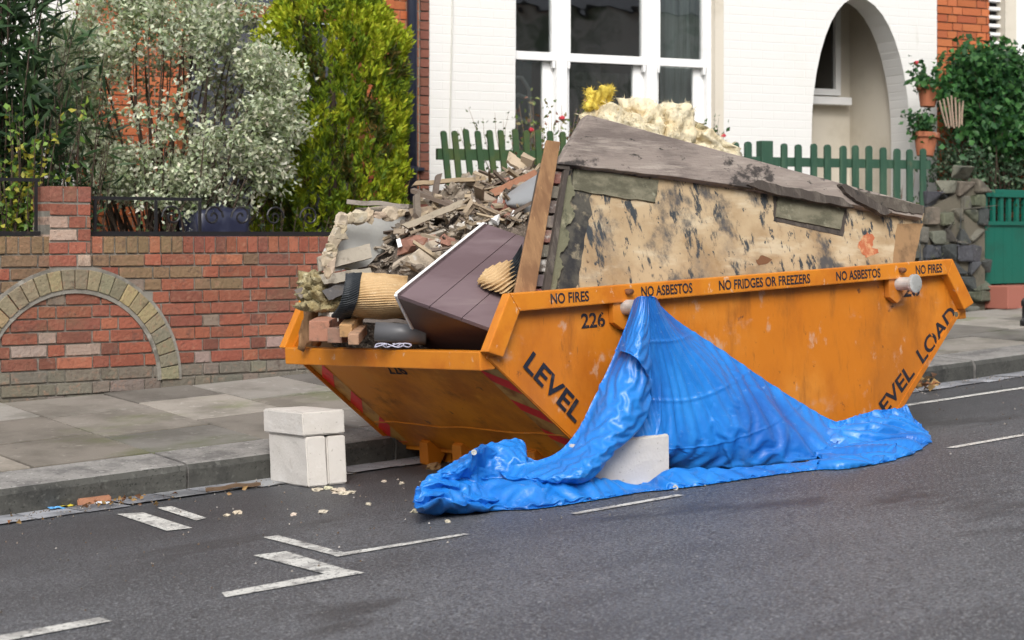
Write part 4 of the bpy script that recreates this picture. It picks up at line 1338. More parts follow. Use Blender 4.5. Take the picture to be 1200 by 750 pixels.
# rubble mound: a height field through sighted points of the heap
pts = []
for px_, py_, Y in [(400, 322, 7.3), (440, 322, 7.0), (480, 316, 6.85), (520, 288, 6.85), (560, 262, 6.85), (600, 258, 6.8), (625, 250, 6.7), (430, 300, 7.3), (480, 272, 7.2), (540, 248, 7.2), (600, 235, 7.1),
                    (445, 265, 7.5), (482, 246, 7.45), (520, 232, 7.45), (560, 222, 7.45), (600, 212, 7.4), (640, 200, 7.35), (700, 165, 6.85), (780, 192, 6.85), (860, 222, 6.85), (960, 256, 6.85), (1060, 290, 6.85)]:
    p = onY(px_, py_, Y)
    u, v, h = sk_inv(p)
    pts.append((u, v, h))
for u in (.15, .8, 1.5, 2.2, 2.9, 3.1):
    pts.append((u, 1.64, .62 + .25 * min(u, 1.2) + (-.5 if u > 3 else 0)))
for u, v, h in [(.15, .3, .52), (.15, .8, .55), (.16, 1.2, .60), (.5, .25, .58), (.5, .6, .62), (.9, .25, .64), (.9, .4, .66), (1.2, .3, .6), (1.5, .3, .6), (1.5, .12, .6), (1.9, .3, .6), (2.2, .12, .6), (2.2, .3, .6), (2.6, .3, .58), (2.9, .15, .58), (.6, .35, .6), (.7, .55, .62), (3.1, .8, .56), (3.12, .3, .52), (.35, .9, .64)]:
    pts.append((u, v, h))
PT = np.array(pts)
def heap_h(u, v):
    d2 = (PT[:, 0] - u) ** 2 + (PT[:, 1] - v) ** 2 + 1e-4
    w_ = d2 ** -1.8
    return float((w_ * PT[:, 2]).sum() / w_.sum())
nu_, nv_ = 110, 62
HV = []
for i in range(nu_):
    for j in range(nv_):
        u, v = .24 + 2.79 * i / (nu_ - 1), .07 + 1.58 * j / (nv_ - 1)
        h = heap_h(u, v) - .03 + .05 * (noise.noise(Vector((u * 7, v * 7, 1))) + .7 * noise.noise(Vector((u * 17, v * 17, 2))) + .5 * noise.noise(Vector((u * 38, v * 38, 5))))
        HV.append(tuple(SK(u, v, h)))
b = MB().add(HV, [(i * nv_ + j, (i + 1) * nv_ + j, (i + 1) * nv_ + j + 1, i * nv_ + j + 1) for i in range(nu_ - 1) for j in range(nv_ - 1)])
ring = [i * nv_ for i in range(nu_)] + [(nu_ - 1) * nv_ + j for j in range(1, nv_)] + [i * nv_ + nv_ - 1 for i in range(nu_ - 2, -1, -1)] + [j for j in range(nv_ - 2, 0, -1)]
low = []
for k in ring:
    u, v, h = sk_inv(Vector(HV[k]))
    uu = min(max(u, .76), 2.5)
    low.append(tuple(SK(uu, v, .09)))
n0 = len(b.v)
b.v += low
for q in range(len(ring)):
    q2 = (q + 1) % len(ring)
    b.f.append((ring[q], n0 + q, n0 + q2, ring[q2]))
    b.c.append((1, 1, 1))
hp = b.build('rubble', m_rubble, loc=SK(1.6, .86, .1))
tag(hp, 'grey brown heap of broken plaster and dust filling the skip', 'rubble', kind='stuff')

def plank(name, p0, p1, wd, th, col, label, cat='plank', mat=None, up=(0, 0, 1), group=None, seed=0, taper=1.0):
    """a rough board from p0 to p1 (its lower near edge)"""
    p0, p1 = Vector(p0), Vector(p1)
    ax = (p1 - p0)
    a = ax.normalized()
    side_ = a.cross(Vector(up)).normalized()
    upv = side_.cross(a)
    n = 10
    vs, fs = [], []
    for i in range(n + 1):
        t = i / n
        k = 1 + (taper - 1) * t
        e0 = .004 * noise.noise(Vector((t * 6, seed, 0)))
        c = p0 + ax * t + upv * .008 * noise.noise(Vector((t * 3, seed, 4)))
        if i in (0, n): c += a * rnd.uniform(-.02, .02)
        w1, w2 = wd / 2 * k + e0, wd / 2 * k + .004 * noise.noise(Vector((t * 7, seed, 9)))
        sk1 = a * rnd.uniform(-.015, .015) if i in (0, n) else Vector()
        vs += [c - side_ * w1 + sk1, c + side_ * w2 - sk1, c + side_ * w2 + upv * th - sk1, c - side_ * w1 + upv * th + sk1]
    for i in range(n):
        fs += [(i * 4 + k, i * 4 + (k + 1) % 4, i * 4 + 4 + (k + 1) % 4, i * 4 + 4 + k) for k in range(4)]
    fs += [(0, 3, 2, 1), (n * 4, n * 4 + 1, n * 4 + 2, n * 4 + 3)]
    o = MB().add(vs, fs, col).build(name, mat or m_plank)
    return tag(o, label, cat, group)
VIEW = Vector((-S, -C, .25)).normalized()
NRM_S = Vector((-.1, -1, .35)).normalized()
GW = (.26, .225, .18)
G_P = 'loose boards and sticks on the rubble heap'
P_ = lambda a, b_, Y: onY(a, b_, Y)
plank('plank', P_(408, 239, 7.55), P_(484, 245, 7.35), .14, .022, (.27, .235, .2), 'grey board sticking out level over the broken plasterboard sheet')
plank('plank', P_(413, 252, 7.62), P_(478, 248, 7.5), .06, .02, (.34, .29, .23), 'short board just under the topmost level grey board', up=NRM_S)
plank('plank', P_(371, 311, 7.25), P_(436, 294, 7.2), .07, .018, (.36, .32, .26), 'pale splintered slat pointing left over the brick wall', up=NRM_S)
plank('plank', P_(382, 328, 7.2), P_(440, 320, 7.05), .05, .016, (.28, .25, .2), 'thin grey slat lying on top of the black edged underlay roll', up=NRM_S)
plank('stick', P_(488, 268, 7.2), P_(487, 232, 7.25), .03, .022, (.17, .14, .11), 'dark upright stake standing in the rubble heap', 'stick', up=NRM_S)
plank('stick', P_(505, 242, 7.3), P_(513, 206, 7.35), .026, .02, (.13, .10, .08), 'dark slanting stick rising in front of the white house wall', 'stick', up=NRM_S)
plank('stick', P_(486, 216, 7.45), P_(568, 210, 7.4), .022, .018, (.32, .24, .15), 'long thin tan stick lying level across the top of the heap', 'stick', up=NRM_S)
plank('plank', P_(596, 186, 7.4), P_(624, 206, 7.3), .06, .02, (.42, .34, .24), 'short pale offcut leaning against the mossy fence', up=NRM_S)
plank('plank', P_(574, 229, 7.2), P_(630, 203, 7.1), .04, .03, (.30, .14, .08), 'reddish brown batten lying over the grey ribbed tube', up=NRM_S)
plank('plank', P_(558, 226, 7.2), P_(592, 252, 7.05), .05, .02, (.28, .225, .17), 'grey brown lath slanting down toward the pale blue sheet', up=NRM_S)
plank('plank', P_(566, 262, 7.0), P_(618, 283, 6.85), .055, .02, (.50, .40, .27), 'pale lath lying along the top edge of the brown cabinet', up=NRM_S)
plank('plank', P_(352, 345, 7.35), P_(405, 329, 7.2), .05, .022, (.15, .125, .11), 'dark brown slat lying on the dirty yellow foam', up=NRM_S)
plank('plank', P_(382, 347, 7.2), P_(408, 336, 7.15), .055, .022, (.09, .085, .085), 'short charcoal slat under the dark brown slat on the foam', up=NRM_S)
plank('plank', P_(470, 268, 7.1), P_(540, 239, 7.0), .03, .018, (.33, .28, .21), 'long narrow lath running up the middle of the heap', up=NRM_S)
# broken plasterboard
def slab(name, pxs, Y0, dY, th, mat, label, cat, col=(1, 1, 1), jag=0.0, n=5, parent=None, base=None):
    """flat broken sheet: outline through sighted points on a plane that leans back"""
    p0 = onY(*pxs[0], Y0)
    nn = Vector((dY[0], -1, dY[1])).normalized()
    out = []
    for i in range(len(pxs)):
        a, c = pxs[i], pxs[(i + 1) % len(pxs)]
        for k in range(n):
            t = k / n
            q = onp(a[0] + (c[0] - a[0]) * t, a[1] + (c[1] - a[1]) * t, p0, nn)
            if k and jag: q += Vector(noise.noise_vector(q * 31)) * jag
            q -= nn * nn.dot(q - p0)
            out.append(q)
    b = MB().prism(out, -nn * th, col)
    o = b.build(name, mat, parent)
    if label: tag(o, label, cat)
    return o
slab('plasterboard', [(383, 298), (396, 275), (399, 258), (418, 255), (440, 252), (470, 250), (478, 262), (462, 285), (430, 312), (392, 318), (386, 308)], 7.22, (.25, .15), .03, M('broken_plasterboard', (.50, .50, .47), .9, [((.36, .36, .35), 3, .45, .68), ((.42, .33, .22), 7, .6, .74, None, 9)], [(14, .3), (60, .2)]), 'big broken sheet of pale plasterboard at the left of the heap', 'plasterboard', jag=.022)
b = MB()
for i in range(16):      # torn paper and plaster rim along its left and top edge
    t = i / 15
    q = [(386, 318), (384, 298), (397, 274), (400, 258), (432, 253), (470, 250)]
    k = min(int(t * 5), 4)
    f_ = t * 5 - k
    a = P_(q[k][0] + (q[k + 1][0] - q[k][0]) * f_, q[k][1] + (q[k + 1][1] - q[k][1]) * f_, 7.19)
    blob(b, a, (rnd.uniform(.02, .045), .014, rnd.uniform(.016, .04)), jit((.44, .36, .26)), i * 3.3, .7, 2, (1, 1, 1), 2.3)
tag(b.build('torn_plaster', m_plaster, smooth=False), 'crumbled beige plaster edging torn along the pale plasterboard', 'plaster')
slab('plaster_slab', [(478, 300), (500, 285), (520, 278), (534, 290), (520, 305), (497, 322), (485, 318)], 6.95, (.1, .5), .05, m_plaster, 'large beige slab of plaster beside the white cabinet edge', 'plaster', (.50, .42, .32), jag=.015)
slab('metal_sheet', [(577, 268), (590, 248), (606, 250), (622, 256), (616, 278), (605, 282), (590, 275)], 6.95, (.1, .4), .01, m_tin, 'bent pale blue sheet wedged behind the brown cabinet', 'sheet', jag=.012)

# chunks on the heap: kinds built once, then copied
def chunk_mesh(kind, seed):
    b = MB()
    if kind == 'plaster_shard':
        n = rnd.randint(5, 7)
        poly = [Vector((math.cos(a) * rnd.uniform(.55, 1) * .062, math.sin(a) * rnd.uniform(.3, .8) * .032, 0)) for a in sorted(rnd.uniform(0, 6.28) for _ in range(n))]
        b.prism(poly, (0, 0, rnd.uniform(.008, .016)), (1, 1, 1))
        return b, False
    if kind == 'mortar_lump':
        blob(b, (0, 0, 0), (.042, .026, .018), (1, 1, 1), seed, .9, 3, (1, 1, 1), 2.6)
        return b, False
    if kind == 'wood_splinter':
        L = rnd.uniform(.10, .30)
        w1 = rnd.uniform(.008, .022)
        b.hexa([(-L / 2, -w1, 0), (L / 2, -w1 * .4, 0), (L / 2, w1 * .2, 0), (-L / 2 * .9, w1, 0)], [(-L / 2 * 1.03, -w1, .012), (L / 2 * .92, -w1 * .3, .01), (L / 2 * 1.05, w1 * .3, .008), (-L / 2, w1, .014)])
        return b, False
    blob(b, (0, 0, 0), (.05, .035, .03), (1, 1, 1), seed, .55, 2, (1, 1, 1), 1.6)
    return b, False
KIND = {
 'plaster_shard': ([(.52, .47, .39), (.38, .32, .25), (.76, .75, .73), (.30, .24, .18)], 'flat pale plaster shard scattered on the rubble heap', 'plaster', 'flat plaster shards on the rubble heap', 150),
 'mortar_lump': ([(.19, .155, .12), (.27, .225, .175), (.12, .10, .08), (.33, .28, .22)], 'grey brown mortar lump lying in the rubble heap', 'rubble', 'mortar lumps on the rubble heap', 110),
 'wood_splinter': ([(.25, .19, .13), (.34, .27, .19), (.14, .105, .08), (.38, .30, .2)], 'thin wood splinter lying in the rubble heap', 'wood', 'wood splinters on the rubble heap', 190),
 'brick_fragment': ([(.24, .10, .07), (.28, .14, .1)], 'reddish brick fragment half buried in the rubble heap', 'brick', 'brick fragments in the rubble heap', 12)}
for kind, (cols, lab, cat, grp, cnt) in KIND.items():
    protos = []
    for ci, c_ in enumerate(cols):
        for v_ in range(3):
            b, sm_ = chunk_mesh(kind, rnd.random() * 40)
            b.c = [c_] * len(b.f)
            me_o = b.build(kind, m_plaster if kind != 'wood_splinter' else m_plank, loc=(0, 0, 0), smooth=sm_)
            protos.append(me_o)
    used = set()
    for k in range(cnt):
        for _try in range(40):
            px_, py_ = rnd.uniform(395, 628), rnd.uniform(205, 330)
            Y = rnd.uniform(6.75, 7.55)
            u, v = rnd.uniform(.2, 1.35), rnd.uniform(.75, 1.6)
            h = heap_h(u, v)
            p = SK(u, v, h + rnd.uniform(-.01, .035))
            q = p - CAM
            t = q.dot(FW)
            X2, Y2 = 600 + F * q.dot(RT) / t, 277 - F * q.z / t
            if 388 < X2 < 636 and 200 < Y2 < 345 and Y2 > 372 - (X2 - 330) * .75 : break
        j = k % len(protos)
        if j in used:
            o = protos[j].copy()
            COL.objects.link(o)
        else:
            o = protos[j]
            used.add(j)
        o.location = p
        f_ = rnd.choice((.45, .6, .75, .9, 1.1, 1.6))
        o.scale = (f_, f_ * rnd.uniform(.8, 1.2), f_)
        tilt = .5 if kind != 'wood_splinter' else .4
        o.rotation_euler = (rnd.gauss(.35, tilt), rnd.gauss(0, tilt), rnd.uniform(0, 6.28))
        tag(o, lab, cat, grp)
    for j, o in enumerate(protos):
        if j not in used: bpy.data.objects.remove(o)

# the tall mouldy panel, leaning inside the near side of the skip
pb_l, pt_l, pb_r = onY(632, 345, 6.13), onY(668, 196, 6.30), onY(1066, 316, 6.13)
PN = (pb_r - pb_l).cross(pt_l - pb_l).normalized()
if PN.y > 0: PN = -PN
def pan(px_, py_, off=0.0): return onp(px_, py_, pb_l + PN * off, PN)
pnl = thing('mouldy_panel', 'tall beige board stained with black mould leaning in the skip', 'panel', pan(840, 330))
def pslab(name, pxs, off, th, mat, parent, jag=0, n=6, col=(1, 1, 1), bevel=0):
    out = []
    for i in range(len(pxs)):
        a, c = pxs[i], pxs[(i + 1) % len(pxs)]
        for k in range(n if jag else 1):
            t = k / n
            x_, y_ = a[0] + (c[0] - a[0]) * t, a[1] + (c[1] - a[1]) * t
            if k:
                x_ += jag * noise.noise(Vector((x_ * .21, y_ * .21, 3)))
                y_ += jag * noise.noise(Vector((x_ * .21, y_ * .21, 8)))
            out.append(pan(x_, y_, off))
    return MB().prism(out, -PN * th, col).build(name, mat, parent, bevel=bevel)
pslab('face_board', [(643, 356), (672, 196), (1083, 250), (1063, 334)], 0, .03, m_mould, pnl)
pslab('end_return', [(1052, 262), (1082, 262), (1066, 330), (1044, 330)], .0015, .004, M('brown_shaded_edge', (.30, .18, .085), .8, [((.12, .07, .035), 5, .45, .65), ((.42, .28, .14), 8, .6, .75)], [(20, .3)]), pnl, jag=4)  # flat strip, the shaded brown of the panel's end painted into its colour
pslab('dark_margin', [(643, 356), (671, 198), (700, 202), (692, 240), (682, 300), (672, 356)], .002, .003, M('charred_margin', (.085, .078, .062), .9, [((.022, .022, .024), 5, .43, .6, None, 12), ((.25, .21, .14), 11, .56, .68, None, 12)], [(30, .4)]), pnl, jag=7)
pslab('mossy_strip', [(673, 197), (772, 211), (768, 237), (725, 231), (671, 222)], .010, .009, m_mossboard, pnl, jag=1.5)
pslab('patch_board', [(912, 229), (991, 239), (985, 269), (910, 254)], .010, .009, m_mossboard, pnl, jag=1.0)
pslab('patch_painted_shade', [(907, 229), (914, 229), (913, 252), (984, 267), (989, 241), (994, 241), (988, 277), (907, 259)], .003, .003, m_darkwood, pnl, jag=2)  # dark strip painting the shade round the patch board's edges
pslab('red_stain', [(1006, 284), (1016, 272), (1025, 278), (1022, 290), (1030, 296), (1016, 302), (1008, 294)], .0015, .001, M('red_stain', (.42, .12, .05), .85, [((.55, .3, .15), 12, .5, .65)]), pnl, jag=3)
pslab('knot', [(886, 304), (894, 299), (905, 304), (899, 309), (889, 311)], .0015, .001, M('knot', (.16, .07, .03), .85), pnl, jag=2)
pslab('peeling_edge', [(659, 214), (668, 205), (674, 226), (668, 238), (674, 250), (663, 268), (668, 280), (656, 300), (661, 312), (648, 345), (640, 345), (652, 280)], .016, .012, M('peeling_paint', (.15, .145, .09), .9, [((.28, .26, .17), 9, .54, .68), ((.08, .08, .05), 12, .58, .7)], [(30, .8)]), pnl, jag=5)
# framing timbers at its left end
pslab('frame_timber', [(645, 192), (651, 192), (623, 356), (614, 356)], .03, .10, m_darkwood, pnl, bevel=.003)
pslab('frame_timber', [(662, 197), (667, 198), (643, 356), (635, 356)], .032, .05, m_darkwood, pnl, bevel=.003)
pslab('frame_timber', [(645, 191), (668, 195), (667, 199), (645, 196)], .034, .06, m_darkwood, pnl)
for i in range(9):
    t0, t1 = i / 9 + .01, (i + 1) / 9 - .012
    xa = lambda t: 651 - 28 * t
    xb = lambda t: 661 - 24 * t
    ya = lambda t: 199 + 155 * t
    pslab('packing_block', [(xa(t0), ya(t0)), (xb(t0), ya(t0) + 1), (xb(t1), ya(t1) + 1), (xa(t1), ya(t1))], .012, .05, m_plaster, pnl, col=jit([(.12, .09, .075), (.15, .13, .11), (.19, .075, .06), (.10, .085, .08)][(i * 7 + 2) % 4]), jag=.6, n=3)
gb = thing('weathered_board', 'long thick grey board lying slanted above the mouldy panel', 'board', pan(860, 200))
pslab('board', [(689, 134), (1083, 241), (1081, 256), (1000, 240), (905, 224), (800, 208), (654, 192)], .045, .05, m_greyboard, gb, jag=1.2, n=10, bevel=.004)
pslab('rotten_edge', [(876, 216), (888, 211), (930, 220), (985, 231), (1002, 243), (960, 237), (905, 226)], .056, .02, m_darkwood, gb, jag=3)
pslab('split_splinter', [(984, 215), (994, 217), (1040, 244), (1046, 249), (1037, 252), (1010, 238), (992, 226)], .068, .03, m_darkwood, gb, jag=2)
pslab('torn_end', [(1002, 222), (1083, 241), (1081, 251), (1050, 247), (1020, 238)], .052, .02, M('dark_torn_board', (.085, .07, .055), .9, [((.17, .15, .12), 8, .5, .68), ((.03, .025, .02), 14, .56, .7)], [(30, .5)]), gb, jag=2)
PB_ = 0
pk = thing('timber_batten', 'smooth light brown batten standing at the left end of the mouldy panel', 'batten', pan(620, 330, .1))
pslab('batten', [(641, 164), (657, 166), (625, 358), (600, 358)], .046, .012, m_brownwood, pk, bevel=.003)

# laminate cabinet (its top toward us, one long side below)
A_ = onY(466, 345, 6.48)
B_ = onY(569, 262, 6.66)
C_ = onY(579, 386, 6.13)
ea, ec = B_ - A_, C_ - A_
nrm = ea.cross(ec).normalized()
if nrm.dot(CAM - A_) < 0: nrm = -nrm
cb = thing('cabinet_carcass', 'brown laminate cabinet with white edges tipped on its side in the skip', 'cabinet', A_)
lowv = onp(496, 406, SK(.135, 0, 0), EX) - A_
u_c = sk_inv(C_ + lowv)[0]
if u_c < .13: C_ += EX * (.13 - u_c); ec = C_ - A_; nrm = ea.cross(ec).normalized(); nrm = nrm if nrm.dot(CAM - A_) > 0 else -nrm
for k in range(3):            # three boards with grooves
    t0, t1 = k / 3 + (.006 if k else 0), (k + 1) / 3
    MB().hexa([A_ + ec * t0 - nrm * .018, A_ + ec * t1 - nrm * .018, A_ + ec * t1 + ea - nrm * .018, A_ + ec * t0 + ea - nrm * .018],
              [A_ + ec * t0, A_ + ec * t1, A_ + ec * t1 + ea, A_ + ec * t0 + ea]).build('board', m_lam, cb, bevel=.0015)
n2 = ec.cross(lowv).normalized()
if n2.dot(CAM - A_) < 0: n2 = -n2
q = [A_ - nrm * .019, A_ + ec - nrm * .019, A_ + ec + lowv, A_ + lowv]
MB().hexa([p - n2 * .018 for p in q], q).build('side_board', m_lamd, cb, bevel=.0015)
n3 = -ec.normalized()
q = [A_ + ec * .0 + n3 * .001, A_ + ea + n3 * .001, A_ + ea * .55 + lowv * .9 + n3 * .001, A_ + lowv + n3 * .001]
MB().hexa([p for p in q], [p - n3 * .016 - nrm * 0 for p in q]).build('end_board', m_lamd, cb)
MB().box(A_ + n3 * .014 - nrm * .020, ea, -n3 * .0125, nrm * .024).build('white_edge', m_edge, cb, bevel=.001)
MB().hexa([A_ + n3 * .013, A_ + n3 * .013 + lowv, A_ + lowv, A_], [p + n2 * .012 for p in (A_ + n3 * .013, A_ + n3 * .013 + lowv, A_ + lowv, A_)]).build('white_edge', m_edge, cb, bevel=.001)

# glass wool batts on top of the heap
def wool(name, px_, py_, Y, r, rot, mat, label, seed, rough=.25, cat='insulation', sub=4):
    b = MB()
    blob(b, (0, 0, 0), r, (1, 1, 1), seed, rough, sub, (1, 1, 1), 1.9)
    M_ = Matrix.Rotation(rot[2], 3, 'Z') @ Matrix.Rotation(rot[1], 3, 'Y') @ Matrix.Rotation(rot[0], 3, 'X')
    c = onY(px_, py_, Y)
    vs = []
    for p in b.v:
        p = Vector(p)
        p += Vector(noise.noise_vector(p * 14 + Vector((seed, 0, 0)))) * .014 + Vector(noise.noise_vector(p * 42)) * .012 + Vector(noise.noise_vector(p * 95)) * .009
        vs.append(tuple(c + M_ @ p))
    b.v = vs
    o = b.build(name, mat, loc=c - Vector((0, 0, r[2])), smooth=True)
    pv = np.array(b.v)
    if cat == 'wood': return tag(o, label, cat)
    nf_ = 160 if cat == 'foam' else 900
    idx = NP.integers(0, len(pv), nf_)
    P = pv[idx]
    D = unit(P - np.array(c)) + NP.normal(size=P.shape) * .9
    V, Fq, Cc = leafset(P - unit(D) * .006, D, NP.uniform(.012, .04, nf_), NP.uniform(.002, .004, nf_), np.ones((nf_, 3)), .1, curl=.3)
    npmesh('fibres', V, Fq, Cc, mat, o)
    return tag(o, label, cat)
tl_ = .26
wool('insulation_batt', 726, 152, 6.62, (.17, .12, .075), (0, .27, 0), m_foam, 'long cream glass wool piece at the high end of the grey board', 2.2)
wool('insulation_batt', 752, 146, 6.66, (.10, .10, .105), (0, .28, .1), m_foam, 'torn cream glass wool batt in the middle of the row on the board', 5.1, .4)
wool('insulation_batt', 786, 152, 6.62, (.085, .10, .125), (0, .18, -.1), m_foam, 'squared thick cream glass wool batt, tallest of the row', 7.9, .22)
wool('insulation_batt', 828, 176, 6.62, (.15, .11, .065), (0, .42, 0), m_foam, 'flat cream glass wool piece at the lower right of the row', 11.7, .5)
wool('insulation_batt', 806, 158, 6.75, (.08, .08, .06), (0, .4, 0), m_foam2, 'greyer glass wool tuft behind the tallest batt', 15.7, .5)
b_y = MB()
yw = wool('insulation_tuft', 700, 121, 6.70, (.05, .05, .055), (0, .35, 0), m_yfoam, 'bright yellow torn tuft of glass wool on the highest corner', 21.3, .8)
wool('insulation_tuft', 710, 110, 6.70, (.026, .02, .014), (0, -.5, 0), m_yfoam, 'small yellow wisp curling off the bright yellow tuft', 25.3, .7)
# dirty foam and roll at the left end
wool('foam_lump', 382, 336, 7.3, (.115, .08, .05), (0, .15, 0), m_foam2, 'dirty yellow foam lump beneath the dark brown slat', 31.0, .5, 'foam')
wool('foam_lump', 384, 354, 7.28, (.115, .08, .05), (0, .1, 0), m_foam2, 'lower dirty foam lump just above the timber offcuts', 33.4, .6, 'foam')
wool('foam_lump', 366, 383, 7.45, (.045, .04, .09), (0, .1, 0), m_brownwood, 'torn tan chunk standing in the far corner of the skip', 37.4, .6, 'wood', 3)
def ribbed(name, rows, nu, nv, ribs, amp, mat, label, cat, diag=0.0, th=.006, parent=None):
    G = surf([[tuple(onY(*q)) for q in r_] for r_ in rows], nu, nv)
    N_ = nrm_of(G)
    U, V = np.meshgrid(np.linspace(0, 1, nu), np.linspace(0, 1, nv))
    G2 = G + N_ * (amp * np.sin((V + diag * U) * ribs * 2 * np.pi))[..., None]
    i, j = np.meshgrid(np.arange(nv - 1), np.arange(nu - 1), indexing='ij')
    a = (i * nu + j).ravel()
    f_ = np.stack([a, a + 1, a + nu + 1, a + nu], 1)
    vs = np.concatenate([G2.reshape(-1, 3), (G2 - N_ * th).reshape(-1, 3)])
    ff = np.concatenate([f_, f_ + nu * nv])
    o = npmesh(name, vs, ff, np.ones((len(ff), 3)), mat, parent, None if parent else G.reshape(-1, 3).mean(0), smooth=True)
    if label: tag(o, label, cat)
    return o
ur_ = ribbed('underlay_roll', [[(423, 320, 6.95), (450, 321, 6.9), (478, 324, 6.85)], [(421, 328, 6.86), (450, 330, 6.80), (476, 338, 6.75)], [(419, 345, 6.80), (448, 349, 6.74), (475, 354, 6.70)], [(414, 360, 6.84), (446, 364, 6.78), (476, 364, 6.74)], [(409, 373, 6.98), (440, 374, 6.92), (474, 372, 6.86)]],
       90, 240, 24, .004, m_fleece, 'rolled tan ribbed underlay with a black rubber edge', 'underlay', .18)
ribbed('rubber_backing', [[(405, 321, 6.97), (414, 320, 6.95), (424.5, 320, 6.94)], [(404, 332, 6.88), (413, 330, 6.86), (422.5, 328, 6.85)], [(401, 346, 6.82), (410, 347, 6.80), (420.5, 345, 6.79)], [(396, 361, 6.86), (405, 362, 6.84), (415.5, 361, 6.83)], [(388, 371, 7.0), (398, 373, 6.98), (410.5, 374, 6.97)]],
       50, 240, 24, .004, m_rubber, None, None, .1, parent=ur_)
def oncab(px_, py_, off): return onp(px_, py_, A_ + nrm * off, nrm)
def ribbed3(name, rows, *a, **k):
    global onY
    keep = onY
    onY = oncab
    o = ribbed(name, rows, *a, **k)
    onY = keep
    return o
rg = ribbed3('underlay_scrap', [[(569, 317, .01), (585, 309, .03), (600, 306, .035), (607, 311, .01)], [(563, 325, .02), (582, 321, .06), (596, 319, .065), (606, 322, .03)], [(560, 331, .02), (578, 332, .06), (595, 332, .065), (604, 334, .03)], [(566, 337, .01), (580, 341, .03), (592, 345, .03), (602, 338, .01)]],
       90, 90, 7, .008, m_fleece, 'crumpled scrap of tan underlay lying on the brown cabinet', 'underlay', .9)
ribbed3('rubber_backing', [[(599, 307, .03), (606, 296, .035), (612, 285, .03)], [(598, 318, .06), (605, 312, .05), (612, 302, .04)], [(600, 330, .05), (606, 329, .045), (612, 322, .04)]], 40, 90, 9, .004, m_rubber, None, None, .0, parent=rg)
ribbed('ribbed_tube', [[(596, 226, 7.05), (612, 215, 6.95), (632, 203, 6.85)], [(592, 232, 6.98), (612, 224, 6.88), (630, 214, 6.8)], [(594, 240, 6.94), (612, 238, 6.85), (628, 232, 6.78)], [(600, 246, 6.96), (614, 249, 6.88), (624, 252, 6.8)]],
       240, 40, .001, .0, M('grey_ribbed_plastic', (.27, .28, .29), .5, [((.2, .2, .21), 8, .5, .7)], [(30, .2)]), 'grey ribbed tube poking out under the reddish batten', 'tube')
# timber offcuts, pipe and cable in the low corner
def offcut(c0, c1, sz, col, lab, seed, mat=None):
    a, c = onY(*c0), onY(*c1)
    ax = c - a
    sd_ = ax.cross(Vector((0, 0, 1))).normalized() * sz
    upv = sd_.cross(ax).normalized() * sz
    if upv.z < 0: upv = -upv
    b = MB().box(a - sd_ / 2 - upv / 2, ax, sd_, upv, col)
    return tag(b.build('timber_offcut', mat or m_plank, bevel=.005), lab, 'timber', 'sawn timber offcuts in the low end of the skip')
offcut((374, 388, 7.05), (392, 378, 7.4), .095, (.36, .17, .11), 'reddish square timber end, thickest of the offcuts in the corner', 1)
offcut((392, 393, 6.95), (420, 389, 7.2), .07, (.24, .135, .095), 'brown timber offcut lying beside the reddish square end', 2)
offcut((405, 388, 6.88), (418, 375, 7.0), .06, (.46, .27, .12), 'yellowish short timber offcut tilted below the tan underlay', 3)
offcut((414, 398, 6.8), (424, 386, 6.95), .05, (.40, .24, .15), 'small pale timber end right of the yellowish offcut', 4)
offcut((392, 372, 7.2), (378, 367, 7.35), .045, (.5, .48, .43), 'whitish broken end between foam and timber offcuts', 5, m_plaster)
pi_ = thing('plastic_pipe', 'dark grey plastic pipe lying under the tan underlay', 'pipe', onY(440, 388, 6.7))
MB().tube([onY(440, 388, 6.75), onY(500, 393, 6.6)], .045, 16).build('pipe', m_pvc, pi_, smooth=True)
plank('plank', P_(432, 377, 6.8), P_(496, 380, 6.65), .10, .012, (.14, .115, .10), 'thin dark board over the grey plastic pipe', up=(0, 0, 1))
b = MB()
for i in range(4):
    c = onY(446 + i * 9, 401.5, 6.45 + .03 * (i % 2))
    a0 = i * 1.3
    b.tube([c + Vector((.03 * math.cos(a + a0) * (1 + .3 * math.sin(2 * a + i)), .026 * math.sin(a + a0), -.012 + .007 * math.sin(a * 1.5 + i))) for a in [k * .4 for k in range(13)]], .003, 6)
tag(b.build('cable_coil', M('lilac_cable', (.42, .41, .50), .5)), 'small loops of pale cable lying against the low end rim', 'cable')

# ------------------------------------------------------------------ plants
def pick(cols, n, j=.18):
    c = np.array(cols)[NP.integers(0, len(cols), n)]
    return c * (1 + NP.uniform(-j, j, (n, 1))) * (1 + NP.uniform(-.06, .06, (n, 3)))
def join(parts):
    vs, fs, cs, o = [], [], [], 0
    for v, f, c in parts:
        vs.append(v); fs.append(f + o); cs.append(c)
        o += len(v)
    return np.concatenate(vs), np.concatenate(fs), np.concatenate(cs)
RTn, FWn = np.array(RT), np.array(FW)
def twigs(name, base, tips, r0, parent, mat=None, wob=.05):
    b = MB()
    for t_ in tips:
        a, c = Vector(base) + Vector((rnd.uniform(-.04, .04), rnd.uniform(-.04, .04), 0)), Vector(t_)
        pts = [a + (c - a) * (k / 6) + Vector(noise.noise_vector((a + c) * 3 + Vector((k, 0, 0)))) * wob * math.sin(math.pi * k / 6) for k in range(7)]
        b.tube(pts, [r0 * (1 - .8 * k / 6) for k in range(7)], 5)
    return b.build(name, mat or m_bark, parent, smooth=True)

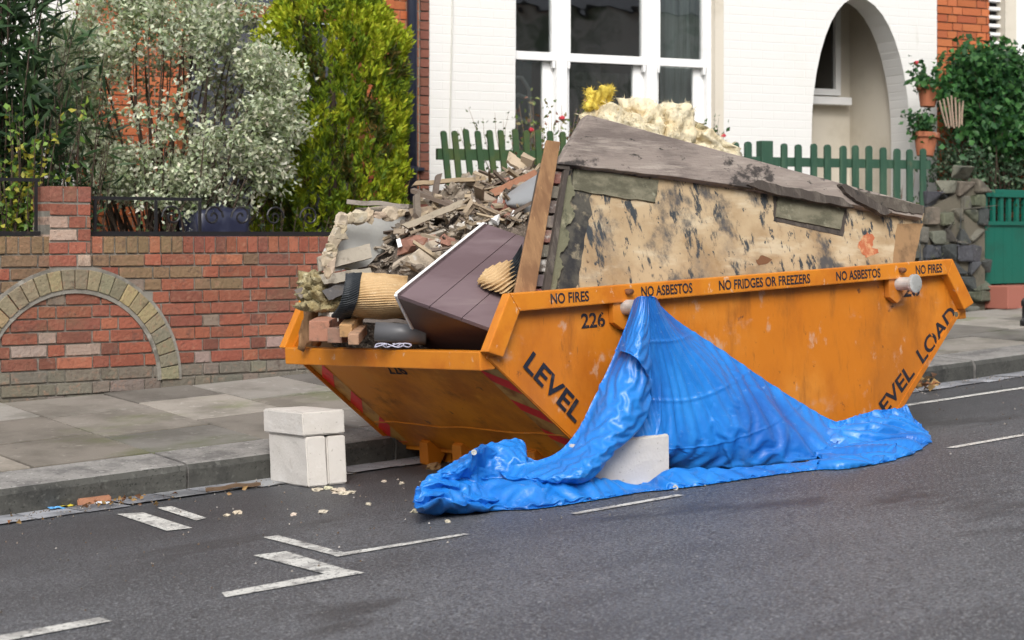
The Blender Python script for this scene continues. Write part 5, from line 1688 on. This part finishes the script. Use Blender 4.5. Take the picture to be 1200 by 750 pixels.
# pale variegated shrub
c = np.array(onY(186, 118, 10.75))
sh = thing('variegated_shrub', 'large loose shrub with pale grey green leaves behind the brick wall', 'shrub', (c[0], c[1], .45))
parts = []
n_cl = 0
tips = []
while n_cl < 900:
    d = NP.normal(size=3)
    d /= np.linalg.norm(d)
    r_ = NP.uniform(.35, 1.0) ** .5
    q = d * r_
    x_, y_, z_ = q[0] * .94, q[1] * .50, q[2] * .86
    # the bush thins out in its middle and hangs lower on the right
    if abs(x_) < .36 and -.32 < z_ < .25 and NP.random() < .74: continue
    if x_ < -.35 and z_ < -.30 and NP.random() < .8: continue
    if z_ < -.72 + .25 * abs(x_ - .3): continue
    if noise.noise(Vector((x_ * 3.1, y_ * 3, z_ * 3.1))) < -.16: continue
    if x_ > .1 and z_ < .1: z_ -= .06
    cc = c + RTn * x_ + FWn * y_ + np.array([0, 0, z_])
    n_cl += 1
    if n_cl % 11 == 0: tips.append(cc)
    sd_dir = unit(np.array([d[0] * RTn + d[1] * FWn + np.array([0, 0, d[2] + .25])]))[0] + NP.normal(size=3) * .5
    sd_dir /= np.linalg.norm(sd_dir)
    m_ = int(NP.integers(26, 46))
    t_ = NP.uniform(-.09, .10, m_)
    P = cc + sd_dir * t_[:, None] + NP.normal(size=(m_, 3)) * .035
    D = unit(NP.normal(size=(m_, 3))) * .9 + sd_dir * .7 + np.array([0, 0, -.1])
    tint = NP.uniform(.82, 1.12)
    cols = pick([(.54, .59, .41), (.47, .53, .36), (.62, .65, .49), (.35, .41, .24), (.70, .71, .56), (.22, .28, .13)], m_) * tint
    parts.append(leafset(P, D, NP.uniform(.030, .050, m_), NP.uniform(.018, .027, m_), cols, .25))
V, Fq, Cc = join(parts)
npmesh('foliage', V, Fq, Cc, m_leaf, sh)
twigs('branches', (c[0], c[1], .45), tips, .016, sh, wob=.14)

# yellow green conifer, clipped round
c = np.array(onY(389, 140, 10.95))
zb, zt = .45, 2.93
cf = thing('conifer_bush', 'dense rounded yellow green conifer against the orange brick house', 'conifer', (c[0], c[1], .4))
parts = []
for k in range(4600):
    z_ = NP.uniform(0, 1) ** .8
    a = NP.uniform(0, 2 * math.pi)
    prof = .52 * (min(1, (1.03 - z_) / .17) ** .5) * (.84 + .16 * min(1, z_ / .35)) if z_ < 1.03 else 0
    lump = 1 + .13 * noise.noise(Vector((math.cos(a) * 2.2, math.sin(a) * 2.2, z_ * 6))) + .08 * noise.noise(Vector((math.cos(a) * 5, math.sin(a) * 5, z_ * 14)))
    rr = prof * lump * NP.uniform(.72, 1.0) ** .5
    out = np.array([math.cos(a), math.sin(a), 0])
    P0_ = np.array([c[0], c[1], zb + (zt - zb) * z_]) + out * rr
    ax = out * NP.uniform(.25, .7) + np.array([0, 0, 1]) + NP.normal(size=3) * .22
    ax /= np.linalg.norm(ax)
    m_ = 13
    t_ = np.linspace(0, .085, m_)
    side_ = NP.normal(size=3); side_ = np.cross(ax, side_); side_ /= np.linalg.norm(side_)
    sgn = np.where(np.arange(m_) % 2 == 0, 1, -1)
    P = P0_ + ax * t_[:, None]
    D = ax * .9 + side_ * (sgn * .65)[:, None] + NP.normal(size=(m_, 3)) * .12
    clump = noise.noise(Vector((P0_[0] * 4.5, P0_[1] * 4.5, P0_[2] * 3.2)))
    if clump < -.22 and NP.random() < .7:
        base = [(.13, .10, .02), (.07, .09, .015), (.05, .07, .015)]
    elif clump > .08:
        base = [(.36, .43, .018), (.30, .39, .015), (.44, .47, .03)]
    else:
        base = [(.19, .28, .015), (.14, .22, .013), (.27, .34, .018), (.09, .15, .013)]
    cols = pick(base, m_, .12)
    parts.append(leafset(P, D, NP.uniform(.045, .075, m_) * (1 - t_ * 4.5), NP.uniform(.014, .021, m_), cols, .1, curl=-.05))
V, Fq, Cc = join(parts)
npmesh('foliage', V, Fq, Cc, m_conifer, cf)
MB().tube([(c[0], c[1], .3), (c[0] + .02, c[1], 1.4), (c[0], c[1], 2.6)], [.06, .045, .01], 8).build('trunk', m_bark, cf, smooth=True)

def strap_plant(name, base, nst, hgt, spread, leafL, leafW, cols, label, cat, group=None, per=16, droop=.2, zmin=.1):
    base = np.array(base)
    o = thing(name, label, cat, base, group)
    parts, tips = [], []
    for k in range(nst):
        h = hgt * NP.uniform(.6, 1.0)
        off = NP.normal(size=2) * spread
        top = base + np.array([off[0], off[1] * .6, h])
        tips.append(top)
        m_ = per
        t_ = NP.uniform(zmin, 1.0, m_)
        P = base + (top - base) * t_[:, None] + NP.normal(size=(m_, 3)) * .015
        D = NP.normal(size=(m_, 3)) + np.array([off[0], off[1], .6 - droop]) * .8
        parts.append(leafset(P, D, NP.uniform(.7, 1.15, m_) * leafL, NP.uniform(.8, 1.2, m_) * leafW, pick(cols, m_), .2, curl=droop))
    V, Fq, Cc = join(parts)
    npmesh('foliage', V, Fq, Cc, m_leaf, o)
    twigs('stems', base, tips, .009, o)
    return o
DK = [(.035, .075, .03), (.05, .10, .035), (.025, .055, .025)]
p = onY(2, 262, 10.5)
strap_plant('oleander', (p.x, p.y, .45), 46, 2.85, .22, .20, .030, DK, 'tall dark shrub with long narrow leaves at the left edge', 'shrub', per=56)
p = onY(85, 262, 10.45)
strap_plant('bamboo', (p.x, p.y, .45), 22, 2.0, .17, .18, .020, DK, 'thin dark narrow leaved stems between pier and pale shrub', 'shrub', per=22)
p = onY(22, 262, 10.2)
strap_plant('privet_shrub', (p.x, p.y, .45), 34, 1.6, .17, .052, .032, [(.13, .24, .04), (.20, .30, .05), (.09, .17, .03), (.38, .36, .05)], 'small leaved bright green shrub behind the left railing', 'shrub', per=44)
p = onY(150, 268, 10.3)
strap_plant('euonymus', (p.x, p.y, .5), 14, .95, .22, .04, .022, [(.06, .11, .04), (.12, .17, .07), (.20, .24, .12)], 'low green shrub beside the pier under the pale shrub', 'shrub', per=26)
p = onY(330, 262, 10.35)
strap_plant('shade_shrub', (p.x, p.y, .5), 20, .95, .25, .035, .02, [(.035, .06, .025), (.06, .09, .035), (.10, .08, .04)], 'low shrub coloured dark for the shade behind the railing by the conifer', 'shrub', per=30)  # dark leaf colours fill in the shade under the bushes
# dark blue sack behind the railing
b = MB()
pc = onY(252, 268, 10.35)
blob(b, (pc.x, pc.y, 1.02), (.19, .14, .34), (1, 1, 1), 4.4, .2, 4, (1, 1, 1), 2.2)
b.v = [tuple(Vector(q) + Vector(noise.noise_vector(Vector(q) * 13)) * .018) for q in b.v]
tag(b.build('bin_bag', M('blue_black_polythene', (.022, .025, .05), .3), smooth=True), 'dark blue bin bag behind the iron railing under the pale shrub', 'bin bag')

# rose bush and flowers between left fence and window
def sprig(name, base, tips, nl, leafL, leafW, cols, label, cat, red=0, twc=None, spread=.03, group=None, redc=(.45, .03, .04)):
    base = Vector(base)
    o = thing(name, label, cat, base, group)
    twigs('stems', base, tips, .006, o, twc, .12)
    parts = []
    for t_ in tips:
        t_ = np.array(t_)
        m_ = nl
        k = NP.uniform(.35, 1.03, m_)
        P = np.array(base) + (t_ - np.array(base)) * k[:, None] + NP.normal(size=(m_, 3)) * spread
        parts.append(leafset(P, NP.normal(size=(m_, 3)) + np.array([0, 0, .2]), NP.uniform(.7, 1.2, m_) * leafL, NP.uniform(.7, 1.2, m_) * leafW, pick(cols, m_), .2))
    V, Fq, Cc = join(parts)
    npmesh('foliage', V, Fq, Cc, m_leaf, o)
    for k in range(red):
        t_ = Vector(tips[rnd.randrange(len(tips))])
        cc = base + (t_ - base) * rnd.uniform(.75, 1.0)
        b = MB()
        blob(b, cc, (.018, .018, .015), redc, k * 3.1, .6, 2, (1, 1, 1), 3)
        b.build('flower', M('petal', (.5, .03, .05), .6) if k == 0 else bpy.data.materials['petal'], o)
    return o
m_twig = M('dry_twig', (.22, .15, .10), .9)
YB = 11.05
tips = [onY(rnd.uniform(598, 700), rnd.uniform(112, 175), YB + rnd.uniform(-.2, .1)) for _ in range(46)]
p = onY(640, 250, YB)
sprig('rose_bush', (p.x, p.y, .7), tips, 24, .045, .026, [(.12, .18, .05), (.18, .15, .06), (.08, .12, .04), (.24, .12, .08), (.2, .24, .08)], 'twiggy rose bush with few red flowers below the sash window', 'rose bush', red=5, twc=m_twig)
tips = [onY(a_, b_, 11.0) for a_, b_ in ((549, 126), (566, 138), (580, 132), (596, 131), (540, 149), (536, 152), (558, 146), (590, 141))]
p = onY(600, 200, 11.0)
sprig('climbing_rose', (p.x, p.y, 1.2), tips, 16, .034, .02, [(.06, .11, .04), (.1, .14, .05)], 'arching leafy rose shoots reaching left over the mossy fence', 'rose', twc=m_twig, spread=.014)
tips = [onY(rnd.uniform(812, 852), rnd.uniform(138, 172), 10.75) for _ in range(14)]
p = onY(832, 210, 10.75)
sprig('potted_flowers', (p.x, p.y, 1.0), tips, 16, .05, .03, [(.09, .19, .06), (.06, .13, .05)], 'small green plant with red blooms right of the insulation', 'plant', red=5, redc=(.5, .04, .05))
for k, (xa, lab) in enumerate([(470, 'bare twiggy weed growing by the foot of the blue drainpipe'), (1062, 'thin bare stems rising behind the right end of the picket fence')]):
    tips = [onY(xa + rnd.uniform(-12, 14), rnd.uniform(185, 225), 10.95 if k == 0 else 10.25) for _ in range(9)]
    p = onY(xa, 262, 10.95 if k == 0 else 10.25)
    sprig('weed', (p.x, p.y, .9), tips, 3, .03, .012, [(.12, .10, .05)], lab, 'weed', twc=m_twig)

# ivy hedge on the right
def hedge(name, boxes, leafL, leafW, cols, label, cat, trunkbase, clump=.10, per=24):
    o = thing(name, label, cat, trunkbase)
    parts, tips = [], []
    for (x0, x1, y0, y1, Ya, Yb, n) in boxes:
        for k in range(n):
            cc = np.array(onY(NP.uniform(x0, x1), NP.uniform(y0, y1), NP.uniform(Ya, Yb)))
            if k % 12 == 0: tips.append(cc)
            P = cc + NP.normal(size=(per, 3)) * np.array([clump, clump * .6, clump * .8])
            D = NP.normal(size=(per, 3)) + np.array([-.2, -.5, -.45])
            tint = 1 + .3 * noise.noise(Vector(cc) * 3)
            parts.append(leafset(P, D, NP.uniform(.6, 1.2, per) * leafL, NP.uniform(.7, 1.1, per) * leafW, pick(cols, per) * tint, .2))
    V, Fq, Cc = join(parts)
    npmesh('foliage', V, Fq, Cc, m_leaf, o)
    twigs('stems', trunkbase, tips, .014, o, wob=.25)
    return o
IV = [(.045, .14, .035), (.03, .10, .03), (.07, .18, .05), (.02, .07, .025)]
hedge('climbing_ivy', [(1118, 1215, 62, 80, 10.05, 10.42, 26), (1108, 1220, 75, 160, 10.02, 10.44, 150), (1100, 1150, 78, 100, 10.1, 10.42, 12), (1085, 1112, 95, 104, 10.05, 10.2, 3), (1150, 1225, 140, 175, 9.98, 10.4, 40)], .075, .062, IV,
      'thick glossy green climber covering the right house', 'ivy', (13.8, 10.3, .6))
hedge('euonymus_hedge', [(1108, 1220, 172, 222, 10.08, 10.40, 100), (1085, 1120, 180, 212, 10.12, 10.4, 14), (1150, 1220, 222, 262, 10.12, 10.4, 24)], .05, .034, [(.07, .14, .07), (.12, .19, .11), (.05, .10, .05), (.2, .27, .17)],
      'duller grey green hedge growing below the glossy climber', 'hedge', (13.9, 10.35, .6))
hedge('ground_weeds', [(1072, 1105, 235, 262, 10.16, 10.32, 16)], .04, .025, [(.12, .2, .05), (.07, .13, .04)], 'bright weeds growing over the left shoulder of the stone wall', 'weeds', (12.2, 10.3, .6), clump=.05)
for k, (cx_, cy_, s_, lab, lab2) in enumerate([(1087, 112, 1.0, 'upper terracotta pot hanging on the white wall edge', 'leafy pink flowered plant in the upper terracotta pot'), (1084, 168, 1.12, 'lower terracotta pot hanging behind the picket fence end', 'leafy plant in the lower terracotta pot')]):
    c_ = onY(cx_, cy_, 10.22 if k == 0 else 10.2)
    t_ = (c_ - CAM).dot(FW)
    r_ = 13.0 * s_ / F * t_
    b = MB()
    b.lathe(c_ - Z3 * r_, (0.08, 0, 1), [(0, r_ * .66), (r_ * 1.45, r_ * .92), (r_ * 1.46, r_ * 1.08), (r_ * 1.85, r_ * 1.12), (r_ * 1.86, r_ * .95), (r_ * 1.5, r_ * .85)], 20)
    tag(b.build('flower_pot', m_terra, smooth=False), lab, 'flower pot', 'terracotta pots hanging on the wall')
    cc = c_ + Z3 * r_ * .8
    tips = [cc + Vector((rnd.uniform(-.2, .14), rnd.uniform(-.1, .1), rnd.uniform(.0, .22))) for _ in range(12)]
    sprig('pot_plant', cc - Z3 * .05, tips, 22, .055, .045, IV, lab2, 'plant', red=3 if k == 0 else 0, redc=(.5, .08, .2), spread=.035)
tr = thing('cane_trellis', 'small fan of pale canes stuck in the climber by the pots', 'trellis', onY(1112, 150, 9.98))
for k in range(7):
    a = onY(1109 + k * 3.0, 148 + (k % 2) * 2, 10.0)
    c_ = onY(1101 + k * 4.6, 112 + abs(k - 3) * 2, 9.99)
    MB().tube([a, (a + c_) / 2 + Vector((.006 * (k % 3 - 1), 0, 0)), c_], .009, 6).build('cane', M('pale_cane', (.36, .27, .2), .8) if k == 0 else bpy.data.materials['pale_cane'], tr)

# ------------------------------------------------------------------ litter
def flat(name, px_, py_, r, h, col, label, cat, seed, group=None, rough=.7, mat=None, on=None, k=1.0):
    p = on if on is not None else road(px_, py_)
    b = MB()
    blob(b, (p.x, p.y, p.z + h * .55), (r, r * k, h), col, seed, rough, 2, (1, 1, 1), 2.6)
    return tag(b.build(name, mat or m_plaster), label, cat, group)
rough_box('brick', road(92, 594), Vector((.16, -.01, .006)), Vector((.02, .09, -.003)), Vector((0, .012, .032)), 'broken flat piece of brown brick lying in the gutter', 'brick', M('loose_brick', (.34, .16, .09), .9, [((.24, .11, .07), 9, .45, .65)], [(30, .4)]), seed=9)
m_lit = lambda n, c_: M(n, c_, .5)
for k, (x_, y_, c_, nm) in enumerate([(62, 596, (.75, .55, .03), 'yellow'), (66, 598, (.12, .38, .72), 'pale blue'), (78, 595, (.55, .45, .05), 'mustard'), (83, 593, (.10, .45, .6), 'turquoise'), (122, 592, (.62, .66, .7), 'white')]):
    p = road(x_, y_)
    b = MB()
    n = 4
    vs = [(p.x + (i / n - .5) * .07, p.y + (j / n - .5) * .05, p.z + .012 + .014 * noise.noise(Vector((i * .9, j * .9, k * 5)))) for i in range(n + 1) for j in range(n + 1)]
    b.add(vs, [(i * (n + 1) + j, (i + 1) * (n + 1) + j, (i + 1) * (n + 1) + j + 1, i * (n + 1) + j + 1) for i in range(n) for j in range(n)])
    tag(b.build('wrapper', m_lit('wrapper_' + nm.replace(' ', '_'), c_)), f'crumpled {nm} scrap of wrapper in the gutter by the brick', 'litter', 'wrapper scraps in the gutter')
G_C = 'plaster crumbs on the road by the blocks'
for k, (x_, y_, r_) in enumerate([(372, 575, .035), (384, 573, .03), (398, 577, .05), (405, 579, .035), (412, 578, .025), (392, 575, .02), (432, 592, .018), (344, 604, .02), (378, 601, .028), (266, 605, .02), (278, 602, .03), (471, 567, .018), (487, 600, .03), (493, 597, .025), (525, 612, .016), (450, 565, .016)]):
    flat('plaster_crumb', x_, y_, r_ * .62, .004 + r_ * .14, jit((.52, .47, .36)), 'pale plaster crumb lying on the road around the blocks', 'crumb', k * 2.3, G_C)
flat('rubble_lump', 551, 545, .03, .02, (.30, .18, .08), 'small brown lump by the orange foot of the skip', 'rubble', 71.1, on=SK(.50, 1.15, .0))
plank('stick', road(245, 578) + Z3 * .012, road(308, 571) + Z3 * .012, .03, .014, (.13, .08, .045), 'thin brown stick lying in the gutter beside the kerb', 'stick')
# fallen leaves
G_L = 'brown leaves fallen in the gutter'
m_dry = leafmat('dry_leaf', tr=.1)
lp = None
spots_ = [(1070 + rnd.uniform(0, 24), 455 + rnd.uniform(-3, 8)) for _ in range(26)] + [(rnd.uniform(95, 165), 0) for _ in range(20)] + [(rnd.uniform(5, 300), 1) for _ in range(18)]
for k, (x_, y_) in enumerate(spots_):
    if y_ == 0: y_ = 604 - .144 * x_ + rnd.uniform(2, 9)
    if y_ == 1: y_ = 604 - .144 * x_ + rnd.uniform(3, 22)
    p = road(x_, y_)
    p.y = min(p.y, 7.58)
    if k < 5:
        V, Fq, Cc = leafset(np.zeros((1, 3)), np.array([[1., 0, .25]]), np.array([.07]), np.array([.045]), pick([(.20, .08, .03), (.28, .13, .05), (.12, .06, .03), (.3, .18, .07)], 1), .35, up=np.array([[0, 0, 1.]]))
        V[:, 2] += .004
        o = npmesh('fallen_leaf', V, Fq, Cc, m_dry, None, (0, 0, 0))
        lp = (lp or []) + [o]
    else:
        o = lp[k % 5].copy()
        COL.objects.link(o)
    o.location = (p.x, p.y, rz(p.x, p.y) + (.05 * rnd.random() if x_ > 900 else .006) + .006)
    o.rotation_euler = (rnd.uniform(-.4, .4), rnd.uniform(-.4, .4), rnd.uniform(0, 6.28))
    s_ = rnd.uniform(.5, 1.3) if x_ > 900 else rnd.uniform(.25, .55)
    o.scale = (s_, s_, s_)
    tag(o, 'dry brown fallen leaf lying in the gutter', 'leaf', G_L)

# fine grit washed along the gutter and over the road
gp, gf, gc = [], [], []
for k in range(1500):
    x_ = rnd.uniform(2.2, 12)
    y_ = 7.6 - abs(rnd.gauss(0, .16)) if k % 3 else rnd.uniform(5.2, 7.5)
    r_ = rnd.uniform(.002, .006) * (1.3 if k % 7 == 0 else 1)
    z_ = rz(x_, y_) + .008
    a = rnd.uniform(0, 6.28)
    o = len(gp)
    for q in range(4):
        t_ = a + q * 1.57
        gp.append((x_ + r_ * math.cos(t_) * rnd.uniform(.7, 1.3), y_ + r_ * math.sin(t_) * rnd.uniform(.7, 1.3), z_ - .003))
    gp.append((x_ + r_ * .2, y_, z_ + r_ * .8))
    gf += [(o, o + 1, o + 4, o + 4), (o + 1, o + 2, o + 4, o + 4), (o + 2, o + 3, o + 4, o + 4), (o + 3, o, o + 4, o + 4)]
    gc += [rnd.choice([(.16, .13, .10), (.07, .06, .05), (.30, .28, .25), (.11, .07, .04)])] * 4
b = MB()
b.v = gp
b.f = [f_[:3] for f_ in gf]
b.c = gc
tag(b.build('grit', m_plaster), 'fine grit and dirt washed along the gutter', kind='stuff')
